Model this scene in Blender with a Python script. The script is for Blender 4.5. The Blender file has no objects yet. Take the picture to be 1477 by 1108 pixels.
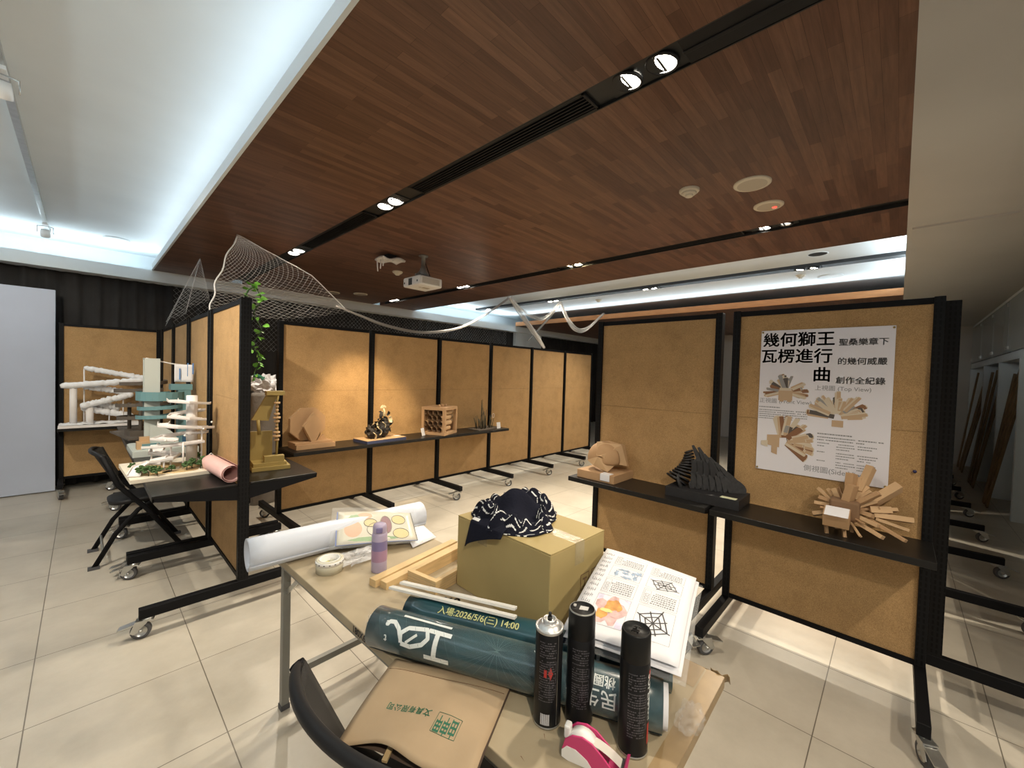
import bpy, bmesh, math, random
from mathutils import Vector, Matrix, noise
sc = bpy.context.scene
COL = sc.collection
RND = random.Random(7)
PI = math.pi

# ------------------------------------------------------------------ camera
CAM_H = 1.565
cd = bpy.data.cameras.new('camera'); cam = bpy.data.objects.new('camera', cd); COL.objects.link(cam)
cd.sensor_width = 36.0; cd.lens = 586.71 / 1477 * 36.0; cd.clip_start = 0.02; cd.clip_end = 60
_y, _p, _r = (math.radians(a) for a in (46.468, -1.4426, 1.7033))
_f = Vector((math.sin(_y)*math.cos(_p), math.cos(_y)*math.cos(_p), math.sin(_p)))
_r0 = Vector((math.cos(_y), -math.sin(_y), 0)); _u0 = _r0.cross(_f)
_rt = _r0*math.cos(_r) + _u0*math.sin(_r); _up = -_r0*math.sin(_r) + _u0*math.cos(_r)
cam.matrix_world = Matrix(((_rt.x, _up.x, -_f.x, 0), (_rt.y, _up.y, -_f.y, 0), (_rt.z, _up.z, -_f.z, CAM_H), (0, 0, 0, 1)))
sc.camera = cam

# ------------------------------------------------------------------ light and exposure
sc.view_settings.view_transform = 'Standard'; sc.view_settings.look = 'None'
sc.view_settings.gamma = 1.0; sc.view_settings.use_curve_mapping = False
sc.view_settings.exposure = 0.45
w = bpy.data.worlds.new('world'); sc.world = w; w.use_nodes = True
w.node_tree.nodes['Background'].inputs[0].default_value = (1.0, 0.93, 0.85, 1)
w.node_tree.nodes['Background'].inputs[1].default_value = 0.29
sc.cycles.max_bounces = 8; sc.cycles.diffuse_bounces = 4; sc.cycles.glossy_bounces = 3
sc.cycles.transparent_max_bounces = 12; sc.cycles.sample_clamp_indirect = 6.0

def lamp_spot(loc, target, power, size=1.9, blend=0.7, col=(1.0, 0.88, 0.71), r=0.04):
    l = bpy.data.lights.new('spot_lamp', 'SPOT'); l.energy = power; l.color = col
    l.spot_size = size; l.spot_blend = blend; l.shadow_soft_size = r
    o = bpy.data.objects.new('spot_lamp', l); COL.objects.link(o); o.location = loc
    o.rotation_euler = (Vector(target) - Vector(loc)).to_track_quat('-Z', 'Y').to_euler()
    return o

def lamp_area(loc, target, power, sx, sy, col, long=(0,1,0)):
    """rectangular strip, its long side (sy) along `long`"""
    l = bpy.data.lights.new('cove_lamp', 'AREA'); l.energy = power; l.color = col
    l.shape = 'RECTANGLE'; l.size = sx; l.size_y = sy
    o = bpy.data.objects.new('cove_lamp', l); COL.objects.link(o)
    z = (Vector(loc) - Vector(target)).normalized(); y = Vector(long); y = (y - z*y.dot(z)).normalized(); x = y.cross(z)
    o.matrix_world = Matrix(((x.x,y.x,z.x,loc[0]),(x.y,y.y,z.y,loc[1]),(x.z,y.z,z.z,loc[2]),(0,0,0,1)))
    return o

COOL = (0.78, 0.92, 1.0)
# cove light strips: on top of the slab edges, shining up onto the recessed white ceilings; the second is added, out of view
lamp_area((0.70, 2.0, 2.885), (0.35, 2.0, 3.2), 15, 0.04, 10.4, COOL)
lamp_area((-1.31, 2.0, 2.915), (-.95, 2.0, 3.2), 34, 0.04, 10.4, COOL)  # added cove lamp out of view, lightens the recess over the aisle
lamp_area((-0.3, 7.42, 2.84), (-0.3, 7.42, 3.1), 9, 0.04, 2.0, COOL, (1,0,0))
lamp_area((4.58, 3.6, 2.915), (4.95, 3.6, 3.2), 17, 0.04, 7.2, COOL)
lamp_area((7.80, 3.6, 2.915), (7.4, 3.6, 3.2), 22, 0.04, 7.2, COOL)
lamp_area((6.2, 7.36, 2.84), (6.2, 7.36, 3.1), 12, 0.04, 2.9, COOL, (1,0,0))
lamp_area((6.2, -0.06, 2.92), (6.2, 0.1, 3.1), 12, 0.04, 2.9, COOL, (1,0,0))
# ceiling spots: lit lamps of slots and track (fittings built further down), plus unseen ones without fittings
SPOTS = [
    ((1.57, 0.72, 2.77), (0.9, 0.9, 0), 30, 2.2), ((1.57, 2.72, 2.77), (1.8, 3.0, 0), 48, 1.9),
    ((1.57, 2.86, 2.77), (2.2, 4.25, .92), 100, 0.62), ((1.57, 4.68, 2.77), (1.2, 4.1, 0), 42, 1.9),
    ((3.80, 0.74, 2.77), (3.3, 1.0, 0), 70, 2.0), ((3.80, 2.72, 2.77), (2.9, 2.2, 0), 85, 1.9),
    ((3.80, 4.62, 2.77), (3.6, 3.6, 0), 50, 1.9), ((3.80, 6.55, 2.77), (3.8, 6.0, 0), 45, 1.9),
    ((6.5, 0.9, 2.99), (6.0, 1.2, 0), 80, 2.0), ((6.5, 3.0, 2.99), (5.6, 3.0, 0), 80, 2.0), ((6.5, 5.1, 2.99), (5.8, 3.6, 0), 70, 2.0),
    ((-0.30, 3.5, 2.90), (0.0, 3.5, 0), 22, 1.9),
    ((-0.9, 4.6, 2.95), (-.5, 7.2, 1.2), 42, 1.2), ((-0.9, 2.6, 2.95), (.7, 4.4, 1.0), 80, 1.4),  # unseen lamps added to brighten the white panel and the aisle-side cork
    ((1.57, -1.25, 2.77), (1.4, -0.4, 0), 40, 2.0), ((-0.29, -0.9, 2.8), (0.2, 0.9, 0), 55, 2.0),  # unseen lamps behind the camera, no fittings built
]
for _l, _t, _e, _s in SPOTS: lamp_spot(_l, _t, _e*2.1, _s, .7, (1,.76,.45) if _s < .7 else (1.0,.88,.71))

# ------------------------------------------------------------------ mesh kit
class G:
    """collects geometry for ONE mesh object"""
    def __init__(s): s.v = []; s.f = []; s.m = []; s.s = []
    def add(s, vs, fs, m=0, sm=False, T=None):
        b = len(s.v)
        s.v += [tuple(T @ Vector(p)) if T is not None else tuple(p) for p in vs]
        s.f += [tuple(b + i for i in f) for f in fs]; s.m += [m]*len(fs); s.s += [sm]*len(fs)
        return s
    def box(s, x0, y0, z0, x1, y1, z1, m=0, T=None):
        return s.add([(x0,y0,z0),(x1,y0,z0),(x1,y1,z0),(x0,y1,z0),(x0,y0,z1),(x1,y0,z1),(x1,y1,z1),(x0,y1,z1)],
              [(3,2,1,0),(4,5,6,7),(0,1,5,4),(1,2,6,5),(2,3,7,6),(3,0,4,7)], m, False, T)
    def cbox(s, c, d, m=0, T=None):
        return s.box(c[0]-d[0]/2, c[1]-d[1]/2, c[2]-d[2]/2, c[0]+d[0]/2, c[1]+d[1]/2, c[2]+d[2]/2, m, T)
    def beam(s, a, b, w, h, m=0, up=(0,0,1)):
        a = Vector(a); b = Vector(b); d = b - a; L = d.length
        return s.box(0, -w/2, -h/2, L, w/2, h/2, m, frame(a, d, up))
    def tube(s, pts, r, n=8, m=0, closed=False, caps=True, sm=True, sq=(1,1), T=None):
        P = [Vector(p) for p in pts]; N = len(P); R = r if isinstance(r, (list, tuple)) else [r]*N
        vs = []; fs = []; ref = None
        for i, p in enumerate(P):
            a = P[(i-1) % N] if (closed or i) else p; b = P[(i+1) % N] if (closed or i < N-1) else p
            t = (b - a).normalized()
            if ref is None:
                ref = Vector((0,0,1)) if abs(t.z) < .9 else Vector((1,0,0))
            u = (ref - t*ref.dot(t)); u = u.normalized() if u.length > 1e-6 else t.orthogonal().normalized()
            ref = u; q = t.cross(u)
            for k in range(n):
                an = 2*PI*(k+.5)/n; vs.append(p + (u*math.cos(an)*sq[0] + q*math.sin(an)*sq[1])*R[i])
        for i in range(N if closed else N-1):
            j = (i+1) % N
            for k in range(n): fs.append((i*n+k, i*n+(k+1) % n, j*n+(k+1) % n, j*n+k))
        if caps and not closed: fs += [tuple(range(n-1,-1,-1)), tuple((N-1)*n+k for k in range(n))]
        return s.add(vs, fs, m, sm, T)
    def cyl(s, a, b, r, n=16, m=0, sm=True, r2=None):
        return s.tube([a, b], [r, r if r2 is None else r2], n, m, sm=sm)
    def lathe(s, prof, n=24, m=0, sm=True, T=None, ms=None):
        for i in range(len(prof)-1):
            (r0,z0),(r1,z1) = prof[i], prof[i+1]; vs = []; fs = []
            for k in range(n):
                c, d = math.cos(2*PI*k/n), math.sin(2*PI*k/n); vs += [(r0*c, r0*d, z0), (r1*c, r1*d, z1)]
            for k in range(n):
                j = (k+1) % n; fs.append((2*k, 2*j, 2*j+1, 2*k+1))
            s.add(vs, fs, ms[i] if ms else m, sm, T)
        return s
    def prism(s, poly, t, m=0, T=None, mside=None):
        """2-D outline in XY, extruded t along Z (centred)"""
        n = len(poly); vs = [(x,y,-t/2) for x,y in poly] + [(x,y,t/2) for x,y in poly]
        s.add(vs, [tuple(range(n-1,-1,-1)), tuple(range(n,2*n))], m, False, T)
        return s.add(vs, [(i,(i+1)%n,n+(i+1)%n,n+i) for i in range(n)], m if mside is None else mside, False, T)
    def grid(s, fn, nu, nv, m=0, sm=True, mf=None, T=None, closed=False):
        vs = [fn(i/nu, j/nv) for j in range(nv+1) for i in range(nu+1)]; b = len(s.v); s.v += [tuple(T @ Vector(p)) if T is not None else tuple(p) for p in vs]
        for j in range(nv):
            for i in range(nu):
                a = b + j*(nu+1) + i; s.f.append((a, a+1, a+nu+2, a+nu+1)); s.s.append(sm)
                s.m.append(mf((i+.5)/nu, (j+.5)/nv) if mf else m)
        return s
    def poly(s, pts, m=0, T=None): return s.add(pts, [tuple(range(len(pts)))], m, False, T)
    def ball(s, c, r, m=0, n=12, sc3=(1,1,1)):
        pr = [(math.sin(PI*i/8)*r, -math.cos(PI*i/8)*r) for i in range(9)]
        return s.lathe(pr, n, m, True, Matrix.Translation(c) @ Matrix.Diagonal((*sc3, 1)))
    def build(s, name, mats, parent=None, bevel=0, loc=None, rot=None, weld=True, solid=0, seg=2):
        me = bpy.data.meshes.new(name); me.from_pydata(s.v, [], s.f); me.update()
        for m in (mats if isinstance(mats, (list, tuple)) else [mats]): me.materials.append(m)
        me.polygons.foreach_set('material_index', s.m); me.polygons.foreach_set('use_smooth', s.s)
        if weld:
            bm = bmesh.new(); bm.from_mesh(me); bmesh.ops.remove_doubles(bm, verts=bm.verts, dist=1e-5); bm.to_mesh(me); bm.free()
        o = bpy.data.objects.new(name, me); COL.objects.link(o)
        if parent is not None: o.parent = parent
        if loc is not None: o.location = loc
        if rot is not None: o.rotation_euler = rot
        if solid:
            md = o.modifiers.new('solid', 'SOLIDIFY'); md.thickness = solid; md.offset = 0
        if bevel:
            md = o.modifiers.new('bevel', 'BEVEL'); md.width = bevel; md.segments = seg; md.limit_method = 'ANGLE'; md.angle_limit = 0.7
        return o

def frame(o, xdir, up=(0,0,1)):
    x = Vector(xdir).normalized(); u = Vector(up)
    if abs(x.dot(u.normalized())) > .999: u = Vector((1,0,0)) if abs(x.x) < .9 else Vector((0,1,0))
    y = u.cross(x).normalized(); z = x.cross(y)
    return Matrix(((x.x,y.x,z.x,o[0]),(x.y,y.y,z.y,o[1]),(x.z,y.z,z.z,o[2]),(0,0,0,1)))
def axes(o, x, y, z):
    x, y, z = Vector(x), Vector(y), Vector(z)
    return Matrix(((x.x,y.x,z.x,o[0]),(x.y,y.y,z.y,o[1]),(x.z,y.z,z.z,o[2]),(0,0,0,1)))
def TR(loc=(0,0,0), rz=0, rx=0, ry=0):
    return Matrix.Translation(loc) @ Matrix.Rotation(rz,4,'Z') @ Matrix.Rotation(ry,4,'Y') @ Matrix.Rotation(rx,4,'X')

def tag(o, label=None, cat=None, group=None, kind=None):
    if label: o['label'] = label
    if cat: o['category'] = cat
    if group: o['group'] = group
    if kind: o['kind'] = kind
    return o
def thing(name, label, cat, loc=(0,0,0), rz=0, group=None):
    o = bpy.data.objects.new(name, None); COL.objects.link(o); o.location = loc; o.rotation_euler = (0,0,rz)
    o.empty_display_size = .05
    return tag(o, label, cat, group)
def struct(name, g, mats, bevel=0): return tag(g.build(name, mats, None, bevel), kind='structure')
def copy_tree(o, parent=None):
    c = o.copy(); COL.objects.link(c); c.parent = parent
    for ch in list(o.children): copy_tree(ch, c)
    return c

# ------------------------------------------------------------------ text
_tc = {}
def text_geo(s, size=1.0, bold=0.0, align='CENTER', cut=0, spacing=1.0):
    key = (s, size, bold, align, cut, spacing)
    if key in _tc: return _tc[key]
    c = bpy.data.curves.new('t', 'FONT'); c.body = s; c.size = size; c.offset = bold; c.align_x = align; c.align_y = 'CENTER'
    c.resolution_u = 3; c.space_character = spacing
    o = bpy.data.objects.new('t', c); COL.objects.link(o)
    dg = bpy.context.evaluated_depsgraph_get(); me = bpy.data.meshes.new_from_object(o.evaluated_get(dg))
    bm = bmesh.new(); bm.from_mesh(me)
    if cut:
        ys = [v.co.y for v in bm.verts]; xs = [v.co.x for v in bm.verts]
        if ys:
            k = min(ys)
            while k < max(ys):
                bmesh.ops.bisect_plane(bm, geom=bm.verts[:]+bm.edges[:]+bm.faces[:], plane_co=(0,k,0), plane_no=(0,1,0)); k += cut
    bm.verts.ensure_lookup_table()
    r = ([v.co.copy() for v in bm.verts], [[v.index for v in f.verts] for f in bm.faces]); 
    bm.verts.index_update(); r = ([v.co.copy() for v in bm.verts], [[v.index for v in f.verts] for f in bm.faces])
    bm.free(); bpy.data.objects.remove(o); bpy.data.curves.remove(c); bpy.data.meshes.remove(me)
    _tc[key] = r; return r
def put_text(g, s, fn, size, bold=0, align='CENTER', cut=0, m=0, spacing=1.0):
    """fn maps text-plane (x, y) to 3-D"""
    vs, fs = text_geo(s, size, 0, align, cut, spacing)
    if fs:
        for dx, dy in ([(0,0)] if not bold else [(bold*math.cos(k*PI/4), bold*math.sin(k*PI/4)) for k in range(8)]):
            g.add([fn(p.x+dx, p.y+dy) for p in vs], fs, m)
    return g

# ------------------------------------------------------------------ materials
def mat(name, col, rough=.6, metal=0, var=0.0, vscale=8, bump=0.0, bscale=60, spec=.5, trans=0, alpha=1, emit=None, estr=0, sheen=0, coat=0, stretch=(1,1,1)):
    m = bpy.data.materials.new(name); m.use_nodes = True; nt = m.node_tree; b = nt.nodes['Principled BSDF']
    b.inputs['Base Color'].default_value = (*col, 1); b.inputs['Roughness'].default_value = rough; b.inputs['Metallic'].default_value = metal
    b.inputs['Specular IOR Level'].default_value = spec
    if trans: b.inputs['Transmission Weight'].default_value = trans; b.inputs['IOR'].default_value = 1.3
    if alpha < 1: b.inputs['Alpha'].default_value = alpha
    if coat: b.inputs['Coat Weight'].default_value = coat; b.inputs['Coat Roughness'].default_value = .08
    if sheen: b.inputs['Sheen Weight'].default_value = sheen
    if emit: b.inputs['Emission Color'].default_value = (*emit, 1); b.inputs['Emission Strength'].default_value = estr
    if var or bump:
        tc = nt.nodes.new('ShaderNodeTexCoord'); mp = nt.nodes.new('ShaderNodeMapping'); mp.inputs['Scale'].default_value = stretch
        nt.links.new(tc.outputs['Object'], mp.inputs['Vector'])
    if var:
        n = nt.nodes.new('ShaderNodeTexNoise'); n.inputs['Scale'].default_value = vscale; n.inputs['Detail'].default_value = 6
        nt.links.new(mp.outputs['Vector'], n.inputs['Vector'])
        r = nt.nodes.new('ShaderNodeValToRGB'); r.color_ramp.elements[0].position = .3; r.color_ramp.elements[1].position = .7
        r.color_ramp.elements[0].color = (*[c*(1-var) for c in col], 1); r.color_ramp.elements[1].color = (*[min(1, c*(1+var)) for c in col], 1)
        nt.links.new(n.outputs['Fac'], r.inputs['Fac']); nt.links.new(r.outputs['Color'], b.inputs['Base Color'])
    if bump:
        n = nt.nodes.new('ShaderNodeTexNoise'); n.inputs['Scale'].default_value = bscale; n.inputs['Detail'].default_value = 4
        nt.links.new(mp.outputs['Vector'], n.inputs['Vector'])
        bp = nt.nodes.new('ShaderNodeBump'); bp.inputs['Strength'].default_value = bump; bp.inputs['Distance'].default_value = .01
        nt.links.new(n.outputs['Fac'], bp.inputs['Height']); nt.links.new(bp.outputs['Normal'], b.inputs['Normal'])
    return m
def N(m, t, **kw):
    n = m.node_tree.nodes.new(t)
    for k, v in kw.items():
        if hasattr(n, k): setattr(n, k, v)
        else: n.inputs[k].default_value = v
    return n
def lk(m, a, b): m.node_tree.links.new(a, b)
def bsdf(m): return m.node_tree.nodes['Principled BSDF']

M = {}
M['white_paint'] = mat('white_paint', (.72,.77,.79), .7, var=.03, vscale=2)
M['soffit_paint'] = mat('soffit_paint', (.50,.485,.455), .75, var=.03, vscale=2)
M['black_metal'] = mat('black_metal', (.007,.007,.008), .55, .0, spec=.12)
M['black_plate'] = mat('black_plate', (.010,.0095,.009), .34, 0, var=.25, vscale=5, spec=.25)
M['black_plastic'] = mat('black_plastic', (.014,.014,.015), .5, spec=.25)
M['slot_black'] = mat('slot_black', (.010,.011,.012), .5)
M['rubber'] = mat('rubber', (.07,.07,.075), .7)
M['steel'] = mat('steel', (.52,.52,.50), .28, .9, var=.1, vscale=20)
M['chrome'] = mat('chrome', (.75,.75,.75), .12, 1)
M['grey_steel'] = mat('grey_steel', (.22,.22,.20), .45, .3)
M['cloth_black'] = mat('cloth_black', (.028,.026,.025), .95, var=.3, vscale=3)
M['cork'] = mat('cork', (.42,.235,.085), .85, var=.10, vscale=14, bump=.12, bscale=140)
M['card'] = mat('cardboard', (.40,.245,.125), .8, var=.06, vscale=9)
M['card_light'] = mat('cardboard_light', (.50,.33,.18), .8, var=.06, vscale=9)
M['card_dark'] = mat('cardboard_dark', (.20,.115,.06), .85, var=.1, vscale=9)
M['carton'] = mat('carton', (.40,.305,.125), .72, var=.05, vscale=5)
M['kraft'] = mat('kraft_paper', (.385,.28,.17), .75, var=.05, vscale=12, bump=.15, bscale=9)
M['kraft_shade'] = mat('kraft_shaded', (.10,.065,.045), .9)  # kraft darkened in colour for the shade inside the bag and on its sides
M['table_board'] = mat('table_board', (.37,.30,.195), .55, var=.10, vscale=7, bump=.05, bscale=30)
M['tape_brown'] = mat('tape_brown', (.30,.205,.10), .35, var=.1, vscale=20)
M['paper'] = mat('paper_white', (.70,.70,.73), .65, var=.02, vscale=6)
M['paper_roll'] = mat('paper_roll', (.60,.64,.72), .45, var=.02, vscale=6)
M['paper_gloss'] = mat('paper_gloss', (.78,.76,.80), .35)
M['ink'] = mat('ink', (.035,.033,.036), .6)
M['ink_grey'] = mat('ink_grey', (.25,.25,.26), .6)
M['ink_green'] = mat('ink_green', (.015,.12,.065), .6)
M['pine'] = mat('pine', (.62,.44,.22), .55, var=.14, vscale=10, stretch=(1,1,12))
M['pine_end'] = mat('pine_end', (.40,.31,.19), .8, var=.2, vscale=60)
M['foam'] = mat('foam_white', (.66,.65,.61), .8)
M['teal_print'] = mat('teal_print', (.010,.046,.058), .28, var=.35, vscale=6, coat=.6)
M['print_white'] = mat('print_white', (.72,.76,.74), .4)
M['print_gold'] = mat('print_gold', (.55,.55,.24), .4)
M['print_line'] = mat('print_line', (.07,.14,.15), .4)
M['lilac'] = mat('lilac_plastic', (.42,.36,.50), .35)
M['violet'] = mat('violet_plastic', (.20,.17,.34), .35)
M['rosy'] = mat('rosy_plastic', (.36,.22,.34), .35)
M['pink'] = mat('pink_plastic', (.55,.045,.16), .32)
M['pink_paper'] = mat('pink_paper', (.74,.47,.44), .7, var=.03)
M['white_plastic'] = mat('white_plastic', (.78,.77,.74), .4)
M['can_black'] = mat('can_black', (.010,.010,.011), .28, spec=.25)
M['can_print'] = mat('can_print', (.085,.08,.09), .5)
M['can_red'] = mat('can_red', (.45,.03,.025), .4)
M['cap_grey'] = mat('can_cap', (.010,.010,.010), .4, spec=.2)
M['navy'] = mat('navy_cloth', (.012,.013,.022), .95, bump=.3, bscale=120, spec=.1)
M['cloth_white'] = mat('cloth_white', (.70,.70,.68), .9)
M['olive'] = mat('gold_card', (.27,.195,.055), .6, var=.06, vscale=6)
M['blue_base'] = mat('blue_base', (.035,.045,.10), .6)
M['teal_card'] = mat('teal_card', (.13,.26,.28), .7)
M['pale_card'] = mat('pale_card', (.50,.54,.51), .7)
M['fluff'] = mat('fluff', (.82,.83,.85), .95, var=.05, vscale=30, bump=.5, bscale=50)
M['taupe'] = mat('taupe_card', (.14,.115,.092), .8, var=.08)
M['white_card'] = mat('white_card', (.78,.75,.73), .7)
M['leaf'] = mat('ivy_leaf', (.16,.42,.05), .5, var=.4, vscale=9)
M['moss'] = mat('moss', (.05,.10,.03), .9, var=.5, vscale=60)
M['twig'] = mat('twig', (.10,.085,.05), .9, var=.3, vscale=40)
M['wood_brown'] = mat('plank_brown', (.20,.12,.055), .7, var=.3, vscale=6, stretch=(6,6,1))
M['beige_plastic'] = mat('beige_plastic', (.62,.57,.46), .5)
M['grille_beige'] = mat('grille_beige', (.45,.40,.32), .6)
M['net'] = mat('net_thread', (.75,.74,.72), .35, spec=.8)
M['tulle'] = mat('tulle', (.85,.83,.80), .8, alpha=.45)
M['clear'] = mat('clear_film', (.6,.6,.6), .08, spec=1.0, alpha=.12, bump=.4, bscale=40)
M['clear_wrap'] = mat('clear_wrap', (.92,.92,.92), .1, spec=1.0, alpha=.35, bump=.6, bscale=50)
M['sleeve'] = mat('plastic_sleeve', (.80,.82,.82), .2, alpha=.13)
M['tape_core'] = mat('tape_core', (.55,.52,.10), .5, var=.3, vscale=40)
M['clear_tape'] = mat('clear_tape', (.80,.78,.70), .15, alpha=.75)
M['board_white'] = mat('board_white', (.50,.55,.66), .6, var=.04, vscale=2)
M['lamp_on'] = mat('lamp_on', (1,1,1), .3, emit=(1,.93,.8), estr=30)
M['lamp_warm'] = mat('lamp_warm', (1,1,1), .3, emit=(1,.80,.42), estr=160)
M['lamp_glass'] = mat('lamp_glass', (.8,.8,.75), .1, .3, emit=(1,.95,.85), estr=2.2)
M['lamp_dim'] = mat('lamp_dim', (.8,.8,.75), .1, .6, emit=(1,.95,.85), estr=.8)
M['led_red'] = mat('led_red', (.6,.05,.05), .3, emit=(1,.08,.05), estr=1.5)
M['glass_door'] = mat('glass_door', (.60,.66,.67), .12, spec=.8, alpha=.72)
M['bare_metal'] = mat('bare_metal', (.62,.62,.61), .32, .75)
M['floor_dark'] = mat('dark_gap', (.02,.018,.015), .9)
M['sack'] = mat('grey_sack', (.26,.24,.22), .9, bump=.4, bscale=30)
# ------------------------------------------------------------------ patterned materials
def floor_mat():
    m = mat('floor_tile', (.58,.53,.44), .32, spec=.45)
    tc = N(m,'ShaderNodeTexCoord'); mp = N(m,'ShaderNodeMapping'); mp.inputs['Location'].default_value = (.174, -2.618+.6*9, 0)
    lk(m, tc.outputs['Object'], mp.inputs['Vector'])
    br = N(m,'ShaderNodeTexBrick', offset=0.0, squash=1.0); br.offset = 0
    for k, v in {'Scale':1,'Mortar Size':.0022,'Mortar Smooth':.05,'Brick Width':.6,'Row Height':.6,'Bias':-.1}.items(): br.inputs[k].default_value = v
    br.inputs['Color1'].default_value = (.51,.465,.39,1); br.inputs['Color2'].default_value = (.475,.435,.362,1); br.inputs['Mortar'].default_value = (.16,.14,.11,1)
    lk(m, mp.outputs['Vector'], br.inputs['Vector'])
    n = N(m,'ShaderNodeTexNoise'); n.inputs['Scale'].default_value = 3.5; n.inputs['Detail'].default_value = 9; n.inputs['Roughness'].default_value = .65
    lk(m, tc.outputs['Object'], n.inputs['Vector'])
    mx = N(m,'ShaderNodeMixRGB', blend_type='MULTIPLY'); mx.inputs['Fac'].default_value = .5
    rp = N(m,'ShaderNodeValToRGB'); rp.color_ramp.elements[0].color = (.74,.73,.70,1); rp.color_ramp.elements[1].color = (1.1,1.1,1.1,1)
    rp.color_ramp.elements[0].position = .32; rp.color_ramp.elements[1].position = .66
    lk(m, n.outputs['Fac'], rp.inputs['Fac']); lk(m, br.outputs['Color'], mx.inputs['Color1']); lk(m, rp.outputs['Color'], mx.inputs['Color2'])
    lk(m, mx.outputs['Color'], bsdf(m).inputs['Base Color'])
    mr = N(m,'ShaderNodeMapRange'); mr.inputs['To Min'].default_value = .25; mr.inputs['To Max'].default_value = .45
    lk(m, n.outputs['Fac'], mr.inputs['Value']); lk(m, mr.outputs['Result'], bsdf(m).inputs['Roughness'])
    return m
def ceiling_wood():
    m = mat('ceiling_wood', (.1,.04,.02), .42, spec=.35)
    tc = N(m,'ShaderNodeTexCoord')
    br = N(m,'ShaderNodeTexBrick', offset=.37); br.offset = .37; br.offset_frequency = 2
    for k, v in {'Scale':1,'Mortar Size':.0006,'Mortar Smooth':.2,'Brick Width':.52,'Row Height':.048,'Bias':0.0}.items(): br.inputs[k].default_value = v
    br.inputs['Color1'].default_value = (.188,.099,.063,1); br.inputs['Color2'].default_value = (.106,.051,.033,1); br.inputs['Mortar'].default_value = (.05,.02,.011,1)
    lk(m, tc.outputs['Object'], br.inputs['Vector'])
    mp = N(m,'ShaderNodeMapping'); mp.inputs['Scale'].default_value = (1.6,26,1); lk(m, tc.outputs['Object'], mp.inputs['Vector'])
    n = N(m,'ShaderNodeTexNoise'); n.inputs['Scale'].default_value = 2.2; n.inputs['Detail'].default_value = 8; n.inputs['Roughness'].default_value = .7
    lk(m, mp.outputs['Vector'], n.inputs['Vector'])
    rp = N(m,'ShaderNodeValToRGB'); rp.color_ramp.elements[0].color = (.62,.6,.58,1); rp.color_ramp.elements[1].color = (1.3,1.25,1.2,1)
    rp.color_ramp.elements[0].position = .3; rp.color_ramp.elements[1].position = .7
    lk(m, n.outputs['Fac'], rp.inputs['Fac'])
    mx = N(m,'ShaderNodeMixRGB', blend_type='MULTIPLY'); mx.inputs['Fac'].default_value = .8
    lk(m, br.outputs['Color'], mx.inputs['Color1']); lk(m, rp.outputs['Color'], mx.inputs['Color2']); lk(m, mx.outputs['Color'], bsdf(m).inputs['Base Color'])
    return m
def post_mat():
    m = mat('slotted_post', (.007,.007,.008), .5, spec=.13)
    tc = N(m,'ShaderNodeTexCoord'); mp = N(m,'ShaderNodeMapping'); mp.inputs['Rotation'].default_value = (0,0,0)
    br = N(m,'ShaderNodeTexBrick'); br.offset = 0
    cx = N(m,'ShaderNodeSeparateXYZ'); lk(m, tc.outputs['Object'], cx.inputs[0])
    ad = N(m,'ShaderNodeMath', operation='ADD'); lk(m, cx.outputs['X'], ad.inputs[0]); lk(m, cx.outputs['Y'], ad.inputs[1])
    cb = N(m,'ShaderNodeCombineXYZ'); lk(m, ad.outputs[0], cb.inputs['X']); lk(m, cx.outputs['Z'], cb.inputs['Y'])
    lk(m, cb.outputs[0], br.inputs['Vector'])
    for k, v in {'Scale':1,'Mortar Size':.0055,'Mortar Smooth':.1,'Brick Width':.018,'Row Height':.03}.items(): br.inputs[k].default_value = v
    br.inputs['Color1'].default_value = (.003,.003,.003,1); br.inputs['Color2'].default_value = (.003,.003,.003,1); br.inputs['Mortar'].default_value = (.0085,.0085,.009,1)
    lk(m, br.outputs['Color'], bsdf(m).inputs['Base Color'])
    return m
def cork_mat():
    m = M['cork']; b = bsdf(m); tc = N(m,'ShaderNodeTexCoord')
    n1 = N(m,'ShaderNodeTexNoise'); n1.inputs['Scale'].default_value = 320; n1.inputs['Detail'].default_value = 3
    n2 = N(m,'ShaderNodeTexNoise'); n2.inputs['Scale'].default_value = 5; n2.inputs['Detail'].default_value = 7; n2.inputs['Roughness'].default_value = .7
    lk(m, tc.outputs['Object'], n1.inputs['Vector']); lk(m, tc.outputs['Object'], n2.inputs['Vector'])
    r1 = N(m,'ShaderNodeValToRGB'); r1.color_ramp.elements[0].color = (.315,.185,.075,1); r1.color_ramp.elements[1].color = (.50,.315,.14,1)
    r1.color_ramp.elements[0].position = .32; r1.color_ramp.elements[1].position = .68
    r2 = N(m,'ShaderNodeValToRGB'); r2.color_ramp.elements[0].color = (.80,.78,.74,1); r2.color_ramp.elements[1].color = (1.08,1.08,1.08,1)
    r2.color_ramp.elements[0].position = .30; r2.color_ramp.elements[1].position = .55
    mx = N(m,'ShaderNodeMixRGB', blend_type='MULTIPLY'); mx.inputs['Fac'].default_value = .75
    lk(m, n1.outputs['Fac'], r1.inputs['Fac']); lk(m, n2.outputs['Fac'], r2.inputs['Fac'])
    lk(m, r1.outputs['Color'], mx.inputs['Color1']); lk(m, r2.outputs['Color'], mx.inputs['Color2']); lk(m, mx.outputs['Color'], b.inputs['Base Color'])
cork_mat(); M['floor'] = floor_mat(); M['wood'] = ceiling_wood(); M['post'] = post_mat()
M['wood_lit_orange'] = mat('wood_lit_orange', (.50,.22,.08), .5, var=.15, vscale=5, stretch=(20,1,20))  # fascia wood, its orange lit look painted into the colour

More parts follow.
